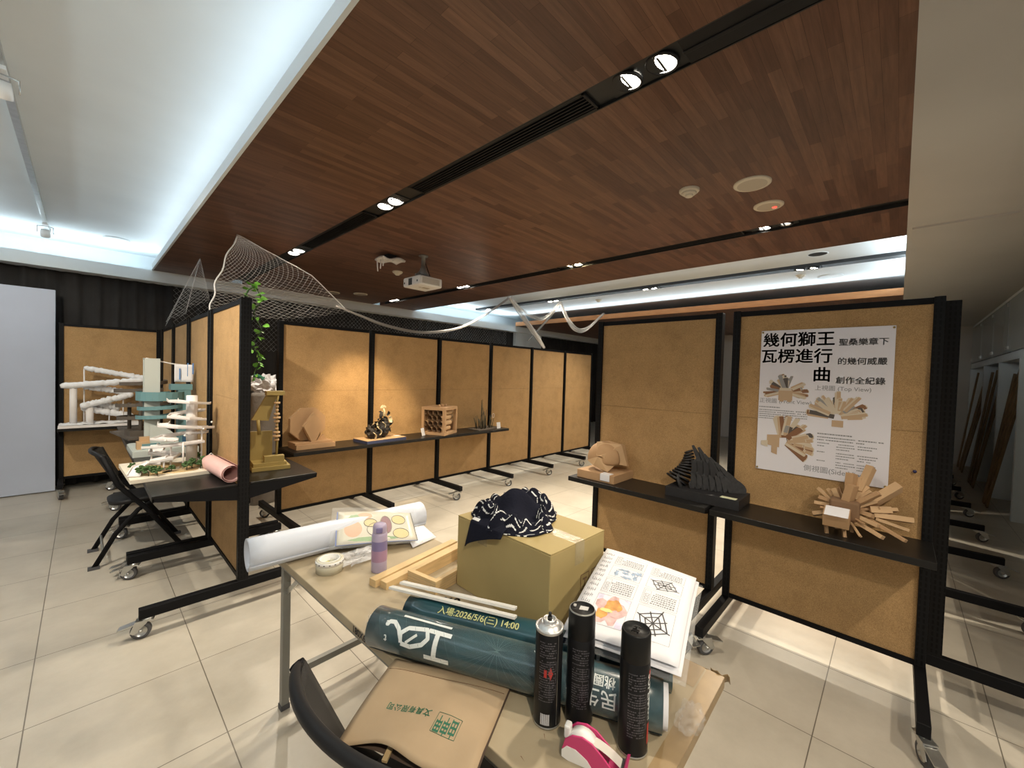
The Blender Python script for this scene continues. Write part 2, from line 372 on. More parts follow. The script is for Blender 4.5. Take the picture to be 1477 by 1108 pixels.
# ------------------------------------------------------------------ the room
struct('floor', G().box(-4,-4,-.05,12.3,7.9,0), M['floor'])
g = G()                                                     # timber clad slab between the slots
for a, b in ((.63,1.49),(1.645,3.745),(3.895,4.66)): g.box(a,0,2.8,b,7.25,2.86)
struct('ceiling', g, M['wood'])
struct('trim_1', G().box(.612,-4,2.795,.63,7.25,2.872), M['white_paint'])          # pale fascia of the slab
struct('ceiling_1', G().box(-4,-4,3.10,12.3,8.1,3.14), M['white_paint'])        # recessed white ceiling
struct('ceiling_4', G().box(-4,-4,2.80,-1.26,7.25,2.895), M['white_paint'])
struct('trim_7', G().box(-1.26,-4,2.79,-1.23,7.25,2.90), M['white_paint'])
struct('ceiling_2', G().box(.63,-4,2.80,12.3,0,2.9).box(4.46,-4,2.785,12.3,-.03,2.80), M['soffit_paint'])
g = G()
for a, b, z in ((1.49,1.645,2.815),(3.745,3.895,2.83)): g.box(a,0,z,b,7.05,2.86).box(a,0,2.80,a+.006,7.05,z).box(b-.006,0,2.80,b,7.05,z)
struct('trim_2', g, M['slot_black'])                       # black channels of the lamp slots
struct('trim_3', G().box(6.44,0,3.06,6.60,7.4,3.10), M['slot_black'])
struct('trim_4', G().box(7.70,0,2.80,7.73,7.25,2.90), M['wood_lit_orange'])
g = G().box(7.73,0,2.80,12.3,7.25,2.89)
struct('ceiling_3', g, M['wood'])
struct('trim_5', G().box(-4,7.25,2.655,12.3,7.29,2.80).box(-4,7.29,2.655,12.3,7.52,2.70).box(-4,7.52,2.655,12.3,7.62,2.70).box(-4,7.92,2.655,12.3,8.0,3.10).box(-4,7.62,2.655,12.3,7.92,2.70), M['white_paint'])   # soffit over the curtain
struct('wall_back', G().box(-4,7.62,0,12.3,7.7,2.655), M['soffit_paint'])
struct('wall_far', G().box(12.2,-1.6,0,12.3,7.62,3.02), M['soffit_paint'])
struct('wall_right', G().box(4.4,-1.66,0,12.3,-1.56,2.8), M['soffit_paint'])
struct('trim_6', G().box(7.84,7.36,0,8.9,7.62,2.66), M['white_paint'])          # pale pier between the curtains
# curtains
def curtain(x0, x1, y, z0, z1, lab, seed):
    r = random.Random(seed); ph = [r.uniform(0,6) for _ in range(4)]; W = x1-x0
    def fn(u, v):
        x = x0+u*W; k = .6+.4*v
        d = .032*math.sin(x*34+ph[0]+.8*math.sin(x*3+ph[1])) + .014*math.sin(x*71+ph[2]+v*.8)
        return (x+.01*math.sin(v*5+x*9), y + d*k, z0+(1-v)*(z1-z0))
    o = G().grid(fn, int(W*60), 6).build('curtain', M['cloth_black'], solid=.003); tag(o, lab, 'curtain')
curtain(-2.6, 7.82, 7.47, .02, 2.655, 'long black pleated curtain hanging along the back wall behind the boards', 3)
curtain(8.92, 12.1, 7.47, .02, 2.655, 'shorter black curtain beyond the pale pier, far end of the back wall', 5)
tag(G().box(-1.75,7.24,.01,-.235,7.285,2.39).build('partition_panel', M['board_white'], bevel=.003), 'tall plain white partition panel standing upright before the black curtain', 'panel')

# ------------------------------------------------------------------ display boards on wheels
def caster_geo(a=0.0, r=.047):
    g = G(); T = TR((0,0,0), a)
    Y = Matrix.Rotation(PI/2,4,'X')
    g.lathe([(.0,-.013),(r*.62,-.013),(r*.66,-.016),(r*.95,-.016),(r,-.011),(r,.011),(r*.95,.016),(r*.66,.016),(r*.62,.013),(0,.013)], 20, 1, True, T @ TR((.028,0,r)) @ Y, [0,0,1,1,1,1,1,0,0])
    for s in (-1,1):
        g.prism([(-.03,.045),(.028,-.012),(.044,.0),(.022,.058),(-.03,.062)], .0035, 0, T @ TR((.028,s*.022,r)) @ Y)
    g.box(-.03,-.025,.098,.052,.025,.106, 0, T); g.lathe([(0,.104),(.026,.104),(.026,.116),(0,.116)], 14, 0, True, T)
    g.box(.03,-.024,.088,.105,.024,.094, 0, T @ TR((0,0,.012),0,0,.25)); g.cyl(T @ Vector((.028,-.026,r)), T @ Vector((.028,.026,r)), .008, 8, 0)
    return g
FRX, FRZ = .02, .165
_board = {}
def board(label, x, y, rz, w=.93, feet=(1,1), posts=(1,1), yaw=None, reach=(.50,.50), group='cork display boards on wheels'):
    """origin at the floor under the left end; local X along the board"""
    t = thing('display_board', label, 'display board', (x,y,0), rz, group)
    h = 2.003
    g = G().box(.032,-.011,FRZ+.02,w-.032,.011,1.335).box(.032,-.011,1.3365,w-.032,.011,h-.03)
    g.build('cork_panel', M['cork'], t)
    for i, px in enumerate((.02, w-.02)):
        if posts[i]: G().box(px-.02,-.03,.165,px+.02,.03,h).build('post', M['post'], t, bevel=.0015, seg=1)
    G().box(.04,-.018,h-.034,w-.04,.018,h-.003).build('top_rail', M['black_metal'], t)
    G().box(.04,-.018,FRZ,w-.04,.018,FRZ+.028).build('bottom_rail', M['black_metal'], t)
    for i, px in enumerate((.02, w-.02)):
        if not feet[i]: continue
        f = G().box(px-.022,-reach[0],.116,px+.022,reach[1],.172).build('foot', M['black_metal'], t, bevel=.002, seg=1)
        for s in (-1,1):
            rr = reach[(s+1)//2]
            if rr < .1: continue
            a = RND.uniform(-2.6,2.6) if yaw is None else yaw[(i*2+(s+1)//2) % len(yaw)]
            caster_geo(a).build('caster', [M['steel'], M['rubber']], f, loc=(px, s*(rr-.038), 0))
    return t
# row to the left of the table, seen almost edge-on (facing the aisle on both sides)
LX = .715; Q = PI/2
for i, (ya, lab) in enumerate(((3.04,'cork board at the near end of the row with the ivy vine on its post'), (4.02,'second cork board along the ivy row, beside the white spiral model'),
        (5.00,'third cork board along the ivy row, next to the teal model'), (5.98,'last cork board of the ivy row, meeting the board behind the white fluffy ramp'))):
    board(lab, LX, ya, Q, .94, yaw=(1.9,1.3,1.75,1.2))
board('cork board facing us behind the white fluffy ramp model', -.205, 7.12, 0, .90, (1,0), yaw=(-1.4,1.6,1,1), reach=(.36,.26))
# long row across the middle
BR = .0245; BX, BY, BP = 1.262, 4.262, .936
blab = ['cork board with the warm pool of spotlight, behind the hexagon model', 'cork board behind the black and white crumpled animal model', 'cork board behind the cardboard cube of tubes and the twig model',
        'bare cork board, fourth along the long row from the hexagon model', 'bare cork board, fifth along the long row from the hexagon model', 'bare cork board at the end of the long row beside the gap']
for k in range(6):
    d = BP*k
    board(blab[k], BX+d*math.cos(BR), BY+d*math.sin(BR), BR, BP+.012, (1, k==5), (1, k==5), yaw=(2.4,-.5,1.8,-.9))
# right hand row, with the poster
board('cork board behind the folded sphere model, no poster on it', 2.885, .845, Q, .925, yaw=(-1.9,2.6,-2.0,-2.4))
board('cork board carrying the white printed poster', 2.885, -.15, Q, .93, yaw=(2.35,2.0,-2.1,-2.2))
# stored row running away behind the poster board: mostly their wheeled feet show
slab = ['first stored board behind the poster board, its foot bar close to the aisle floor', 'second stored board behind the poster board', 'third stored board behind the poster board', 'fourth stored board behind the poster board',
        'fifth stored board behind the poster board', 'sixth stored board behind the poster board', 'seventh stored board, at the far end behind the poster board']
for k in range(7):
    board(slab[k], 3.03+1.075*k, -.185, 0, .99, (1, k==6), yaw=(-1.2,.8,-2.0,.4), reach=(.50,.03), group='stored boards behind the poster board')

# ------------------------------------------------------------------ shelves hooked onto the boards
def shelf(label, x, y, rz, w=.94, dep=.42, side=-1):
    """plate reaching out on the -Y side (side=-1) of a board line"""
    t = thing('shelf', label, 'shelf', (x,y,0), rz, 'black metal shelves on the boards')
    a, b = sorted((side*.034, side*dep))
    lip = (a, a+.012) if side < 0 else (b-.012, b)
    g = G().box(0,a,.790,w,b,.805).box(0,lip[0],.772,w,lip[1],.790); g.build('shelf_plate', M['black_plate'], t, bevel=.002, seg=1)
    for px in (.0, w-.006):
        pf = [(side*.032,.70),(side*.032,.7895),(side*(dep-.004),.7895),(side*(dep-.004),.772)]
        G().prism(pf, .006, 0, axes((px+.003,0,0), (0,1,0), (0,0,1), (1,0,0))).build('bracket', M['black_metal'], t)
    return t
shelf('black shelf under the white spiral model, aisle side of the ivy row', LX, 3.045, Q, .93, .45, 1)
shelf('black shelf under the gold cardboard figure, table side of the ivy row', LX, 3.045, Q, .93, .455, -1)
shelf('black shelf under the teal tower model', LX, 4.03, Q, .93, .45, 1)
shelf('black shelf under the brown ramp model in the corner', LX, 5.01, Q, 1.60, .45, 1)
shelf('black shelf under the white fluffy ramp model', -.205, 7.12, 0, .86, .42, -1)
for k, l in enumerate(('black shelf under the cardboard hexagon model', 'black shelf under the crumpled black and white animal model', 'black shelf under the tube cube and the twig model')):
    d = BP*k+.005; shelf(l, BX+d*math.cos(BR), BY+d*math.sin(BR), BR, .935, .42, -1)
shelf('black shelf under the folded sphere, gap to the poster shelf at its end', 2.885, .80, Q, .985, .36, 1)
shelf('black shelf below the poster, holding the spiky cardboard model', 2.885, -.15, Q, .925, .36, 1)
# ------------------------------------------------------------------ fittings in and on the ceiling
def twin_downlight(label, x, y, z, w=.15, lit=(1,1), tilt=(.3,-.2), warm=False):
    t = thing('twin_downlight', label, 'ceiling light', (x,y,z), 0, 'twin spotlights in the ceiling slots')
    G().box(-w/2+.007,-.165,.008,w/2-.007,.165,.0145).build('housing', M['slot_black'], t)
    R = min(.066, w*.46)
    for i, s in enumerate((-1,1)):
        T = TR((0, s*(R+.009), .010), 0, tilt[i]*.5, .0)
        lp = G().lathe([(R-.007,.006),(R,.0),(R,-.008),(R-.006,-.012),(R-.010,-.006)], 28, 0, True, T).build('lamp', [M['black_plastic']], t)
        e = M['lamp_warm'] if warm else (M['lamp_on'] if lit[i] else M['lamp_dim'])
        G().lathe([(R-.010,-.006),(R*.62,.0),(R*.58,.0)], 28, 0, True, T).lathe([(R*.78,-.002),(R*.55,-.004),(.0,-.006)], 24, 1, True, T).box(-R*.66,-.005,-.010,R*.66,.005,-.005,2,T).build('lens', [M['lamp_glass'] if lit[i] else M['chrome'], e, M['slot_black']], lp)
    return t
twin_downlight('twin spotlight over the table, large oval lamps in the near ceiling slot', 1.568, .80, 2.80, .148, (1,1), (.25,.35))
twin_downlight('twin spotlight halfway along the near slot, aimed at the hexagon model', 1.568, 2.79, 2.80, .148, (1,1), (-.5,-.3))
twin_downlight('twin spotlight at the end of the near slot, seen through the net', 1.568, 4.74, 2.80, .148, (1,1), (-.4,-.4))
twin_downlight('dim twin spotlight in the second slot near the white soffit', 3.820, .78, 2.812, .138, (0,1), (.25,.2))
twin_downlight('dazzling warm twin spotlight in the second slot', 3.820, 2.72, 2.812, .138, (1,1), (-.45,.3), True)
twin_downlight('twin spotlight in the second slot just behind the projector', 3.820, 4.67, 2.812, .138, (1,1), (-.35,-.2))
twin_downlight('twin spotlight at the far end of the second slot', 3.820, 6.60, 2.812, .138, (1,1), (-.3,-.2))
twin_downlight('twin spotlight of the white recess above the poster board', 6.52, .94, 3.047, .15, (1,1), (.2,.2))
twin_downlight('twin spotlight midway along the white recess', 6.52, 3.07, 3.047, .15, (1,1), (-.2,-.2))
twin_downlight('twin spotlight of the white recess by the white drapes', 6.52, 5.11, 3.047, .15, (1,1), (-.2,-.2))
twin_downlight('twin spotlight at the far end of the white recess', 6.52, 6.95, 3.047, .15, (0,1), (-.2,-.2))
def vent(label, x, y0, y1, z, w):
    t = thing('ceiling_vent', label, 'vent', (x,(y0+y1)/2,z), 0, 'linear vents in the ceiling slots'); L = (y1-y0)/2
    G().box(-w/2,-L,.0,-w/2+.012,L,.014).box(w/2-.012,-L,0,w/2,L,.014).box(-w/2,-L,0,w/2,-L+.012,.014).box(-w/2,L-.012,0,w/2,L,.014).build('frame', M['black_plastic'], t)
    g = G(); n = int((w-.03)/.016)
    for i in range(n):
        xx = -w/2+.02+(w-.04)*i/(n-1); g.box(xx-.0025,-L+.012,.003,xx+.0025,L-.012,.016)
    g.build('grille', M['black_plastic'], t)
vent('long black linear vent between the two near spotlights of the first slot', 1.568, 1.05, 2.45, 2.800, .140)
vent('black linear vent past the second spotlight of the first slot', 1.568, 3.1, 4.45, 2.800, .140)
vent('narrow black vent in the second slot past the dim spotlight', 3.820, 1.0, 2.5, 2.812, .130)
vent('narrow black vent in the second slot before the projector', 3.820, 2.95, 4.4, 2.812, .130)
tag(G().box(-.07,-.26,0,.07,.26,.012).box(-.012,-.26,-.006,.004,.26,0).build('slot_cover', M['black_plastic'], None, .002, loc=(1.568,.38,2.802)), 'plain black cover plate in the near slot beside the big spotlight', 'cover plate')
def round_speaker(label, x, y, z, r=.115, led=False, m='beige_plastic'):
    t = thing('ceiling_speaker', label, 'speaker', (x,y,z), 0, 'round speakers and sensors flush with the ceiling')
    G().lathe([(r,0),(r,-.006),(r-.006,-.011),(r-.022,-.012)], 36).build('rim', M[m], t)
    G().lathe([(r-.022,-.0115),(r*.5,-.010),(0,-.0095)], 36).build('grille', M['grille_beige' if m=='beige_plastic' else m], t)
    if led: G().lathe([(0,-.016),(.012,-.015),(.016,-.0105)], 12, 0, True, TR((.035,-.03,0))).build('red_light', M['led_red'], t)
def detector(label, x, y, z):
    t = thing('smoke_detector', label, 'smoke detector', (x,y,z), 0, 'smoke detectors')
    G().lathe([(.062,0),(.062,-.010),(.056,-.018),(.044,-.020)], 28).build('base', M['beige_plastic'], t)
    G().lathe([(.044,-.018),(.046,-.026),(.036,-.034),(.026,-.034)], 28).lathe([(.026,-.034),(.026,-.042),(.022,-.046),(0,-.047)], 20).build('chamber', M['beige_plastic'], t)
detector('cream smoke detector on the timber ceiling beside the two round speakers', 2.72, 1.04, 2.80)
detector('cream smoke detector on the timber ceiling below the wireless router', 2.70, 4.60, 2.80)
detector('cream smoke detector in the white recess over the poster board', 7.08, 1.08, 3.10)
detector('cream smoke detector in the white recess past the drape hook', 7.11, 4.43, 3.10)
round_speaker('larger round cream speaker on the timber ceiling', 2.875, .712, 2.80, .105)
round_speaker('round cream sensor showing a small red light', 3.305, .71, 2.80, .092, True)
round_speaker('round pale speaker on the timber ceiling close to the back soffit', 3.12, 6.45, 2.80, .11)
round_speaker('round pale speaker on the timber ceiling between net and back soffit', 2.78, 6.72, 2.80, .11)
round_speaker('flat white round speaker in the recess over the poster board', 7.36, .77, 3.10, .15, m='white_paint')
round_speaker('flat white round speaker in the bright recess over the aisle', .276, 7.14, 3.10, .125, m='white_paint')
tag(G().lathe([(.105,0),(.105,-.004),(.095,-.005),(.092,.0)], 32).lathe([(.092,-.002),(0,-.002)], 32, 1).build('speaker_hole', [M['white_paint'], M['floor_dark']], loc=(6.02,.76,3.0995)), 'round black hole cut in the white recess above the poster', 'hole')

# track with two spotlights above the aisle
t = thing('light_track', 'grey lighting track running along the white recess over the aisle', 'light track', (-.30,0,3.10))
G().box(-.018,-1.5,-.035,.018,7.35,0).build('rail', M['steel'], t)
G().box(-.03,7.25,-.045,.03,7.35,0).build('end_cap', M['white_plastic'], t)
def track_light(label, x, y, lit):
    t = thing('track_spotlight', label, 'track light', (x,y,3.065), 0)
    G().box(-.02,-.06,-.02,.02,.06,0).build('adapter', M['white_plastic'], t)
    G().tube([(-.06,0,-.10),(-.06,0,-.03),(.0,0,-.02),(.06,0,-.03),(.06,0,-.10)], .005, 6).build('yoke', M['steel'], t)
    T = TR((0,0,-.10),0,.5)
    G().lathe([(0,.045),(.034,.04),(.040,.0),(.040,-.04),(.035,-.042)], 20, 0, True, T).build('lamp_head', M['white_plastic'], t)
    G().lathe([(.035,-.036),(.0,-.03)], 20, 0, True, T).build('lens', M['lamp_on' if lit else 'lamp_dim'], t)
track_light('lit white track spotlight on the lighting track over the aisle', -.30, 3.44, True)
track_light('unlit white track spotlight at the end of the lighting track', -.30, 6.90, False)

# projector and router
t = thing('projector', 'white ceiling projector hanging from a pole mount', 'projector', (2.50,3.74,2.80))
G().lathe([(.0,0),(.05,0),(.05,-.012),(.022,-.016),(.022,-.13),(.032,-.135),(.032,-.16)], 18).box(-.09,-.014,-.225,.09,.014,-.205).box(-.014,-.09,-.225,.014,.09,-.205).tube([(0,0,-.15),(.07,.02,-.2),(.085,.03,-.24)],.008,6).tube([(0,0,-.15),(-.07,-.02,-.2),(-.085,-.03,-.24)],.008,6).lathe([(.03,-.15),(.06,-.19),(.05,-.21)],14).build('mount', M['grey_steel'], t)
b = G().box(-.145,-.155,-.345,.145,.155,-.245).build('body', M['white_plastic'], t, bevel=.018, seg=3)
g = G()
for i in range(12): g.box(-.105+i*.018,-.1565,-.325,-.095+i*.018,-.1545,-.265)
g.box(-.02,-.05,-.3465,.06,.0,-.3445).box(-.06,-.03,-.3465,-.035,-.01,-.3445)
g.build('vent_grille', M['grille_beige'], t)
G().box(-.1475,-.02,-.335,-.1435,.045,-.265).build('lens', M['can_black'], t); G().box(-.1475,-.125,-.315,-.1435,-.11,-.295).box(-.1475,.115,-.315,-.1435,.13,-.295).build('sensor_window', M['can_black'], t)
G().tube([(.0,.0,-.02),(.05,.01,-.10),(.13,.05,-.2),(.17,.0,-.28),(.14,.0,-.3)], .005, 6).build('cable', M['black_plastic'], t)
t = thing('wireless_router', 'white wireless router with three aerials on the timber ceiling', 'router', (2.27,4.02,2.79))
G().grid(lambda u,v: (.13*(u-.5)*2, .09*(v-.5)*2, -.045-.018*math.sin(u*PI*2)+.012*math.cos((v-.5)*3)), 14, 6).build('body', M['white_plastic'], t, solid=.02)
G().box(-.05,-.04,-.03,.05,.04,.01).build('bracket', M['slot_black'], t)
for i in range(3): G().cyl((-.10-.02*(i==0),.06-.05*i,-.05),(-.105,.07-.055*i,-.17+.02*i),.006,8).build('aerial', M['white_plastic'], t)

# net and drapes
def net(label, fn, nu, nv, r=.0018):
    g = G()
    P = [[Vector(fn(i/nu, j/nv)) for i in range(nu+1)] for j in range(nv+1)]
    for j in range(nv):
        for i in range(nu):
            if (i+j) % 2 == 0: g.tube([P[j][i], P[j+1][i+1]], r, 3, caps=False)
            else: g.tube([P[j][i+1], P[j+1][i]], r, 3, caps=False)
    return g
A0 = Vector((.99,4.56,2.797)); A1 = Vector((1.62,4.44,2.52)); A2 = Vector((2.05,4.5,2.20)); B0 = A0; B1 = Vector((.80,4.36,2.32)); B2 = Vector((.74,4.30,2.02))
def net_fn(u, v):
    a = A0.lerp(A1, u*2) if u < .5 else A1.lerp(A2, u*2-1); b = B0.lerp(B1, u*2) if u < .5 else B1.lerp(B2, u*2-1)
    p = a.lerp(b, v); s = math.sin(PI*v)*.10*u
    return (p.x, p.y+s, p.z - .06*math.sin(PI*v)*u + .006*noise.noise(Vector((u*9,v*9,0))))
t = thing('netting', 'white fishing net hung from the timber ceiling to a point, falling to the boards', 'net', (0,0,0))
net('n', net_fn, 46, 32, .0011).build('mesh_net', M['net'], t, weld=False)
edge = [net_fn(k/24, 0) for k in range(25)]; edge2 = [net_fn(k/24, 1) for k in range(25)]
G().tube(edge, .0045, 6).build('edge_cord', M['net'], t)
G().tube([(p[0]+.010*math.sin(i*.8), p[1], p[2]+.004*math.cos(i*1.1)) for i,p in enumerate(edge2)], .007, 6).build('edge_cord', M['net'], t)
def net2(u, v):
    top = Vector((.92,5.9,2.795)); b = Vector((.79-.2*(1-v)+.0, 5.2+.9*v, 2.02)); m = Vector((.84,4.9,2.22)).lerp(Vector((.62,6.2,2.0)), v)
    p = top.lerp(m, u); return (p.x+.03*math.sin(v*14)*u, p.y, p.z)
tag(net('n', net2, 34, 26, .0009).build('netting', M['net'], weld=False), 'smaller peak of white net hung farther back by the aisle', 'net')
def hang_net(u, v): return (.85+6.6*u, 7.33+.02*math.sin(u*60), 2.655-(.80+.05*math.sin(u*9))*v)
tag(net('n', hang_net, 190, 22, .0008).build('netting', M['net'], weld=False), 'long pale net spread in front of the black curtain', 'net')
def swag(pts, wd, n=26):
    """ribbon following a smooth path through pts, width wd"""
    P = [Vector(p) for p in pts]
    def cr(t):
        k = min(int(t), len(P)-2); f = t-k; p0 = P[max(k-1,0)]; p1 = P[k]; p2 = P[k+1]; p3 = P[min(k+2,len(P)-1)]
        return .5*((2*p1)+(p2-p0)*f+(2*p0-5*p1+4*p2-p3)*f*f+(3*p1-p0-3*p2+p3)*f**3)
    def fn(u, v):
        c = cr(u*(len(P)-1)); d = (v-.5)*wd*(.35+.65*math.sin(PI*min(max(u,.03),.97)))
        return (c.x+.02*math.sin(v*19+u*5), c.y+.03*math.sin(v*13), c.z+d)
    return G().grid(fn, n, 8)
tag(swag([(1.9,4.5,2.25),(2.18,4.5,2.18),(2.54,4.51,2.1),(3.04,4.52,2.07),(3.62,4.52,2.18),(4.14,4.53,2.43),(4.72,4.56,2.80)], .035, 40).build('net_swag', M['tulle']), 'long thin white swag sagging from the net to the edge of the timber ceiling', 'drape')
for pts, wd, lab in (([(4.72,4.6,2.80),(5.22,4.71,2.63),(5.72,4.76,2.58),(6.06,4.8,2.73),(6.38,4.83,2.99)], .07, 'white drape sagging between timber edge and the recess hook'),
        ([(6.38,4.83,2.99),(6.47,4.72,2.69),(6.6,4.58,2.46),(6.75,4.42,2.49),(6.95,4.2,2.78)], .09, 'white drape looping from the recess hook towards the boards with no poster'),
        ([(4.74,4.62,2.80),(5.47,4.84,2.46),(6.16,5.02,2.08)], .09, 'white drape tail hanging straight down to the long row of boards'),
        ([(6.38,4.83,2.99),(6.9,5.6,2.72),(7.7,6.8,2.40)], .06, 'white drape tail running back to the pale pier')):
    tag(swag(pts, wd).build('drape', M['tulle']), lab, 'drape')

# ------------------------------------------------------------------ models on the shelves: the aisle side
def fluffy(pts, r, n=10, seed=0, k=34):
    P = [Vector(p) for p in pts]; g = G(); a, b = P[0], P[-1]
    path = [a.lerp(b, i/k) for i in range(k+1)]
    rr = [r*(.86+.3*noise.noise(Vector((i*.9, seed, 0)))) * (min(1, .55+i*.3, .55+(k-i)*.3)) for i in range(k+1)]
    g.tube([p+Vector((0,.008*noise.noise(Vector((i*.7,seed,9))),.012*noise.noise(Vector((i*.7,seed,3))))) for i,p in enumerate(path)], rr, 12)
    return g
t = thing('ramp_model', 'white fluffy zigzag ramp model on a white base', 'architectural model', (0,6.86,.805))
G().box(-.20,-.16,0,.47,.16,.030).build('base', M['white_card'], t, bevel=.002)
def lump(u, v): return (-.19+.56*u, -.15+.30*v, .030+.02*max(0, noise.noise(Vector((u*9,v*6,1)))+.35))
G().grid(lump, 40, 20).build('snow', M['fluff'], t)
for i, (a, b) in enumerate((((.0,.06,.68),(.58,.03,.555)),((.58,-.02,.55),(-.185,-.05,.47)),((-.02,.05,.47),(.42,.06,.375)),((.42,-.02,.37),(-.03,-.06,.235)),((-.02,.02,.21),(.42,.04,.10)),((.02,.06,.26),(.30,.08,.20)))):
    fluffy([a,b], .041 if i else .036, seed=i*3.1).build('ramp', M['fluff'], t)
for x, y, z, r in ((-.085,-.03,.455,.031),(.045,-.03,.22,.034),(.0,.06,.67,.007),(.21,.05,.19,.006),(.33,.0,.36,.007)):
    G().cyl((x,y,.025),(x,y,z),r,14).build('pillar', M['white_card'], t)

def arc_ramp(c, r0, r1, a0, a1, z0, z1, th, wall, m, mats, name, t, n=16):
    g = G()
    def P(k, r, dz): a = a0+(a1-a0)*k/n; return (c[0]+r*math.cos(a), c[1]+r*math.sin(a), z0+(z1-z0)*k/n+dz)
    for (ra, rb, za, zb) in ((r0,r1,0,th),(r0,r0+.005,th,wall),(r1-.005,r1,th,wall)):
        vs = []; fs = []
        for k in range(n+1): vs += [P(k,ra,za),P(k,rb,za),P(k,rb,zb),P(k,ra,zb)]
        for k in range(n):
            b = k*4
            for q in range(4): fs.append((b+q, b+(q+1)%4, b+4+(q+1)%4, b+4+q))
        fs += [(0,1,2,3),(n*4+3,n*4+2,n*4+1,n*4)]
        g.add(vs, fs, m)
    return g.build(name, mats, t)
t = thing('pavilion_model', 'brown model of stacked curved platforms on round columns', 'architectural model', (.44,5.72,.805), .15)
G().box(-.19,-.30,0,.2,.42,.018).box(-.15,-.16,.018,.02,.05,.07).build('base', M['taupe'], t)
for i, (z, a, r) in enumerate(((.16,1.2,.16),(.30,2.6,.17),(.44,1.6,.18),(.52,3.0,.14))):
    arc_ramp((0,.03), .06, r+.05, a, a+3.6, z, z+.03, .014, .035, 0, [M['taupe']], 'platform', t)
for x, y, z in ((-.06,-.12,.50),(.03,-.05,.34),(.08,.12,.5),(-.1,.1,.34)): G().cyl((x,y,.018),(x,y,z),.016,14).build('column', M['taupe'], t)

t = thing('tower_model', 'teal and pale grey tower model with a tall slab and curved decks', 'architectural model', (.47,4.62,.805), .02)
G().box(-.21,-.24,0,.215,.22,.050).box(-.20,-.23,.05,.205,.21,.056).build('base', M['pale_card'], t, bevel=.002)
G().box(-.12,-.02,.056,-.02,.0,.80).box(-.12,.0,.79,-.1,.09,.80).box(-.12,.085,.3,-.10,.095,.80).build('tall_slab', M['pale_card'], t)
G().prism([(0,0)]+[(.19*math.cos(a*PI/16), .19*math.sin(a*PI/16)) for a in range(9)]+[], .012, 0, axes((-.10,-.17,.056),(1,0,0),(0,0,1),(0,1,0))).build('quarter_disc', M['pale_card'], t)
G().tube([(-.11,-.01,.80),(.06,.04,.76),(.15,.02,.75)], .006, 5).build('cross_bar', M['white_card'], t)
g = G().grid(lambda u,v: (.08+.13*u, .02-.03*u+.008*math.sin(u*6), .60+.155*v), 8, 6); g.build('blueprint_card', M['paper'], t, solid=.003)
g = G()
for a, b, c in ((.02,.0,.10),(.075,.03,.12),(.11,.05,.1)): g.poly([(.09+a,.012-.03*a*7-.004,.62+b),(.10+a,.010-.03*a*7-.004,.62+b),(.10+a,.010-.03*a*7-.004,.62+b+c),(.09+a,.012-.03*a*7-.004,.62+b+c)])
g.build('blue_stripe', mat('blue_print', (.08,.2,.45), .6), t)
arc_ramp((.0,.06), .05, .17, PI*.75, PI*2.1, .44, .44, .012, .075, 0, [M['teal_card']], 'curved_deck', t)
arc_ramp((.0,.06), .06, .16, PI*.8, PI*2.1, .35, .38, .012, .03, 0, [M['teal_card']], 'curved_deck', t)
arc_ramp((.0,.06), .06, .17, PI*.9, PI*2.05, .28, .30, .012, .03, 0, [M['teal_card']], 'curved_deck', t)
G().box(.10,-.03,.056,.19,.07,.53).box(.05,-.035,.53,.20,.08,.58).build('pylon', M['teal_card'], t)
G().box(-.15,-.20,.056,-.04,-.12,.10).build('step_block', M['teal_card'], t); G().box(-.18,-.19,.056,-.1,-.10,.115).box(-.16,-.15,.115,-.07,-.1,.15).build('entry_block', M['card_light'], t)
G().box(.12,-.22,.056,.2,-.1,.13).build('pool_block', mat('deep_blue', (.03,.10,.19), .5), t)

t = thing('spiral_model', 'white spiral ramp model with a round tower and small trees on a cream base', 'architectural model', (.40,3.745,.805), .04)
G().box(-.215,-.30,0,.225,.31,.026).build('base', mat('cream_foam', (.72,.66,.54), .7), t, bevel=.002)
g = G()
for (x,y,a,b) in ((-.08,-.17,.09,.06),(.05,-.2,.1,.05),(-.02,.05,.13,.1),(.12,-.1,.06,.09)):
    g.lathe([(0,.004),(1,.004),(1,0)], 20, 0, True, TR((x,y,.026)) @ Matrix.Diagonal((a,b,1,1)))
g.build('sand_patch', mat('sand', (.50,.36,.18), .9, var=.2, vscale=80), t)
G().cyl((.15,.02,.026),(.15,.02,.53),.034,24).build('tower', M['white_card'], t)
def strip(pts, wd, th=.006, wall=.018):
    g = G(); P = [Vector(p) for p in pts]; n = len(P)
    L = []
    for i in range(n):
        d = (P[min(i+1,n-1)]-P[max(i-1,0)]); d.z = 0; d.normalize(); s = Vector((-d.y,d.x,0)); L.append((P[i]-s*wd/2, P[i]+s*wd/2))
    for lo, hi, ka, kb in ((0,th,0,1),(0,wall,0,.06),(0,wall,.94,1)):
        vs = []; fs = []
        for a, b in L: p = a.lerp(b,ka); q = a.lerp(b,kb); vs += [p+Vector((0,0,lo)), q+Vector((0,0,lo)), q+Vector((0,0,hi)), p+Vector((0,0,hi))]
        for k in range(n-1):
            for q in range(4): fs.append((k*4+q, k*4+(q+1)%4, k*4+4+(q+1)%4, k*4+4+q))
        fs += [(0,1,2,3), ((n-1)*4+3,(n-1)*4+2,(n-1)*4+1,(n-1)*4)]
        g.add(vs, fs)
    return g
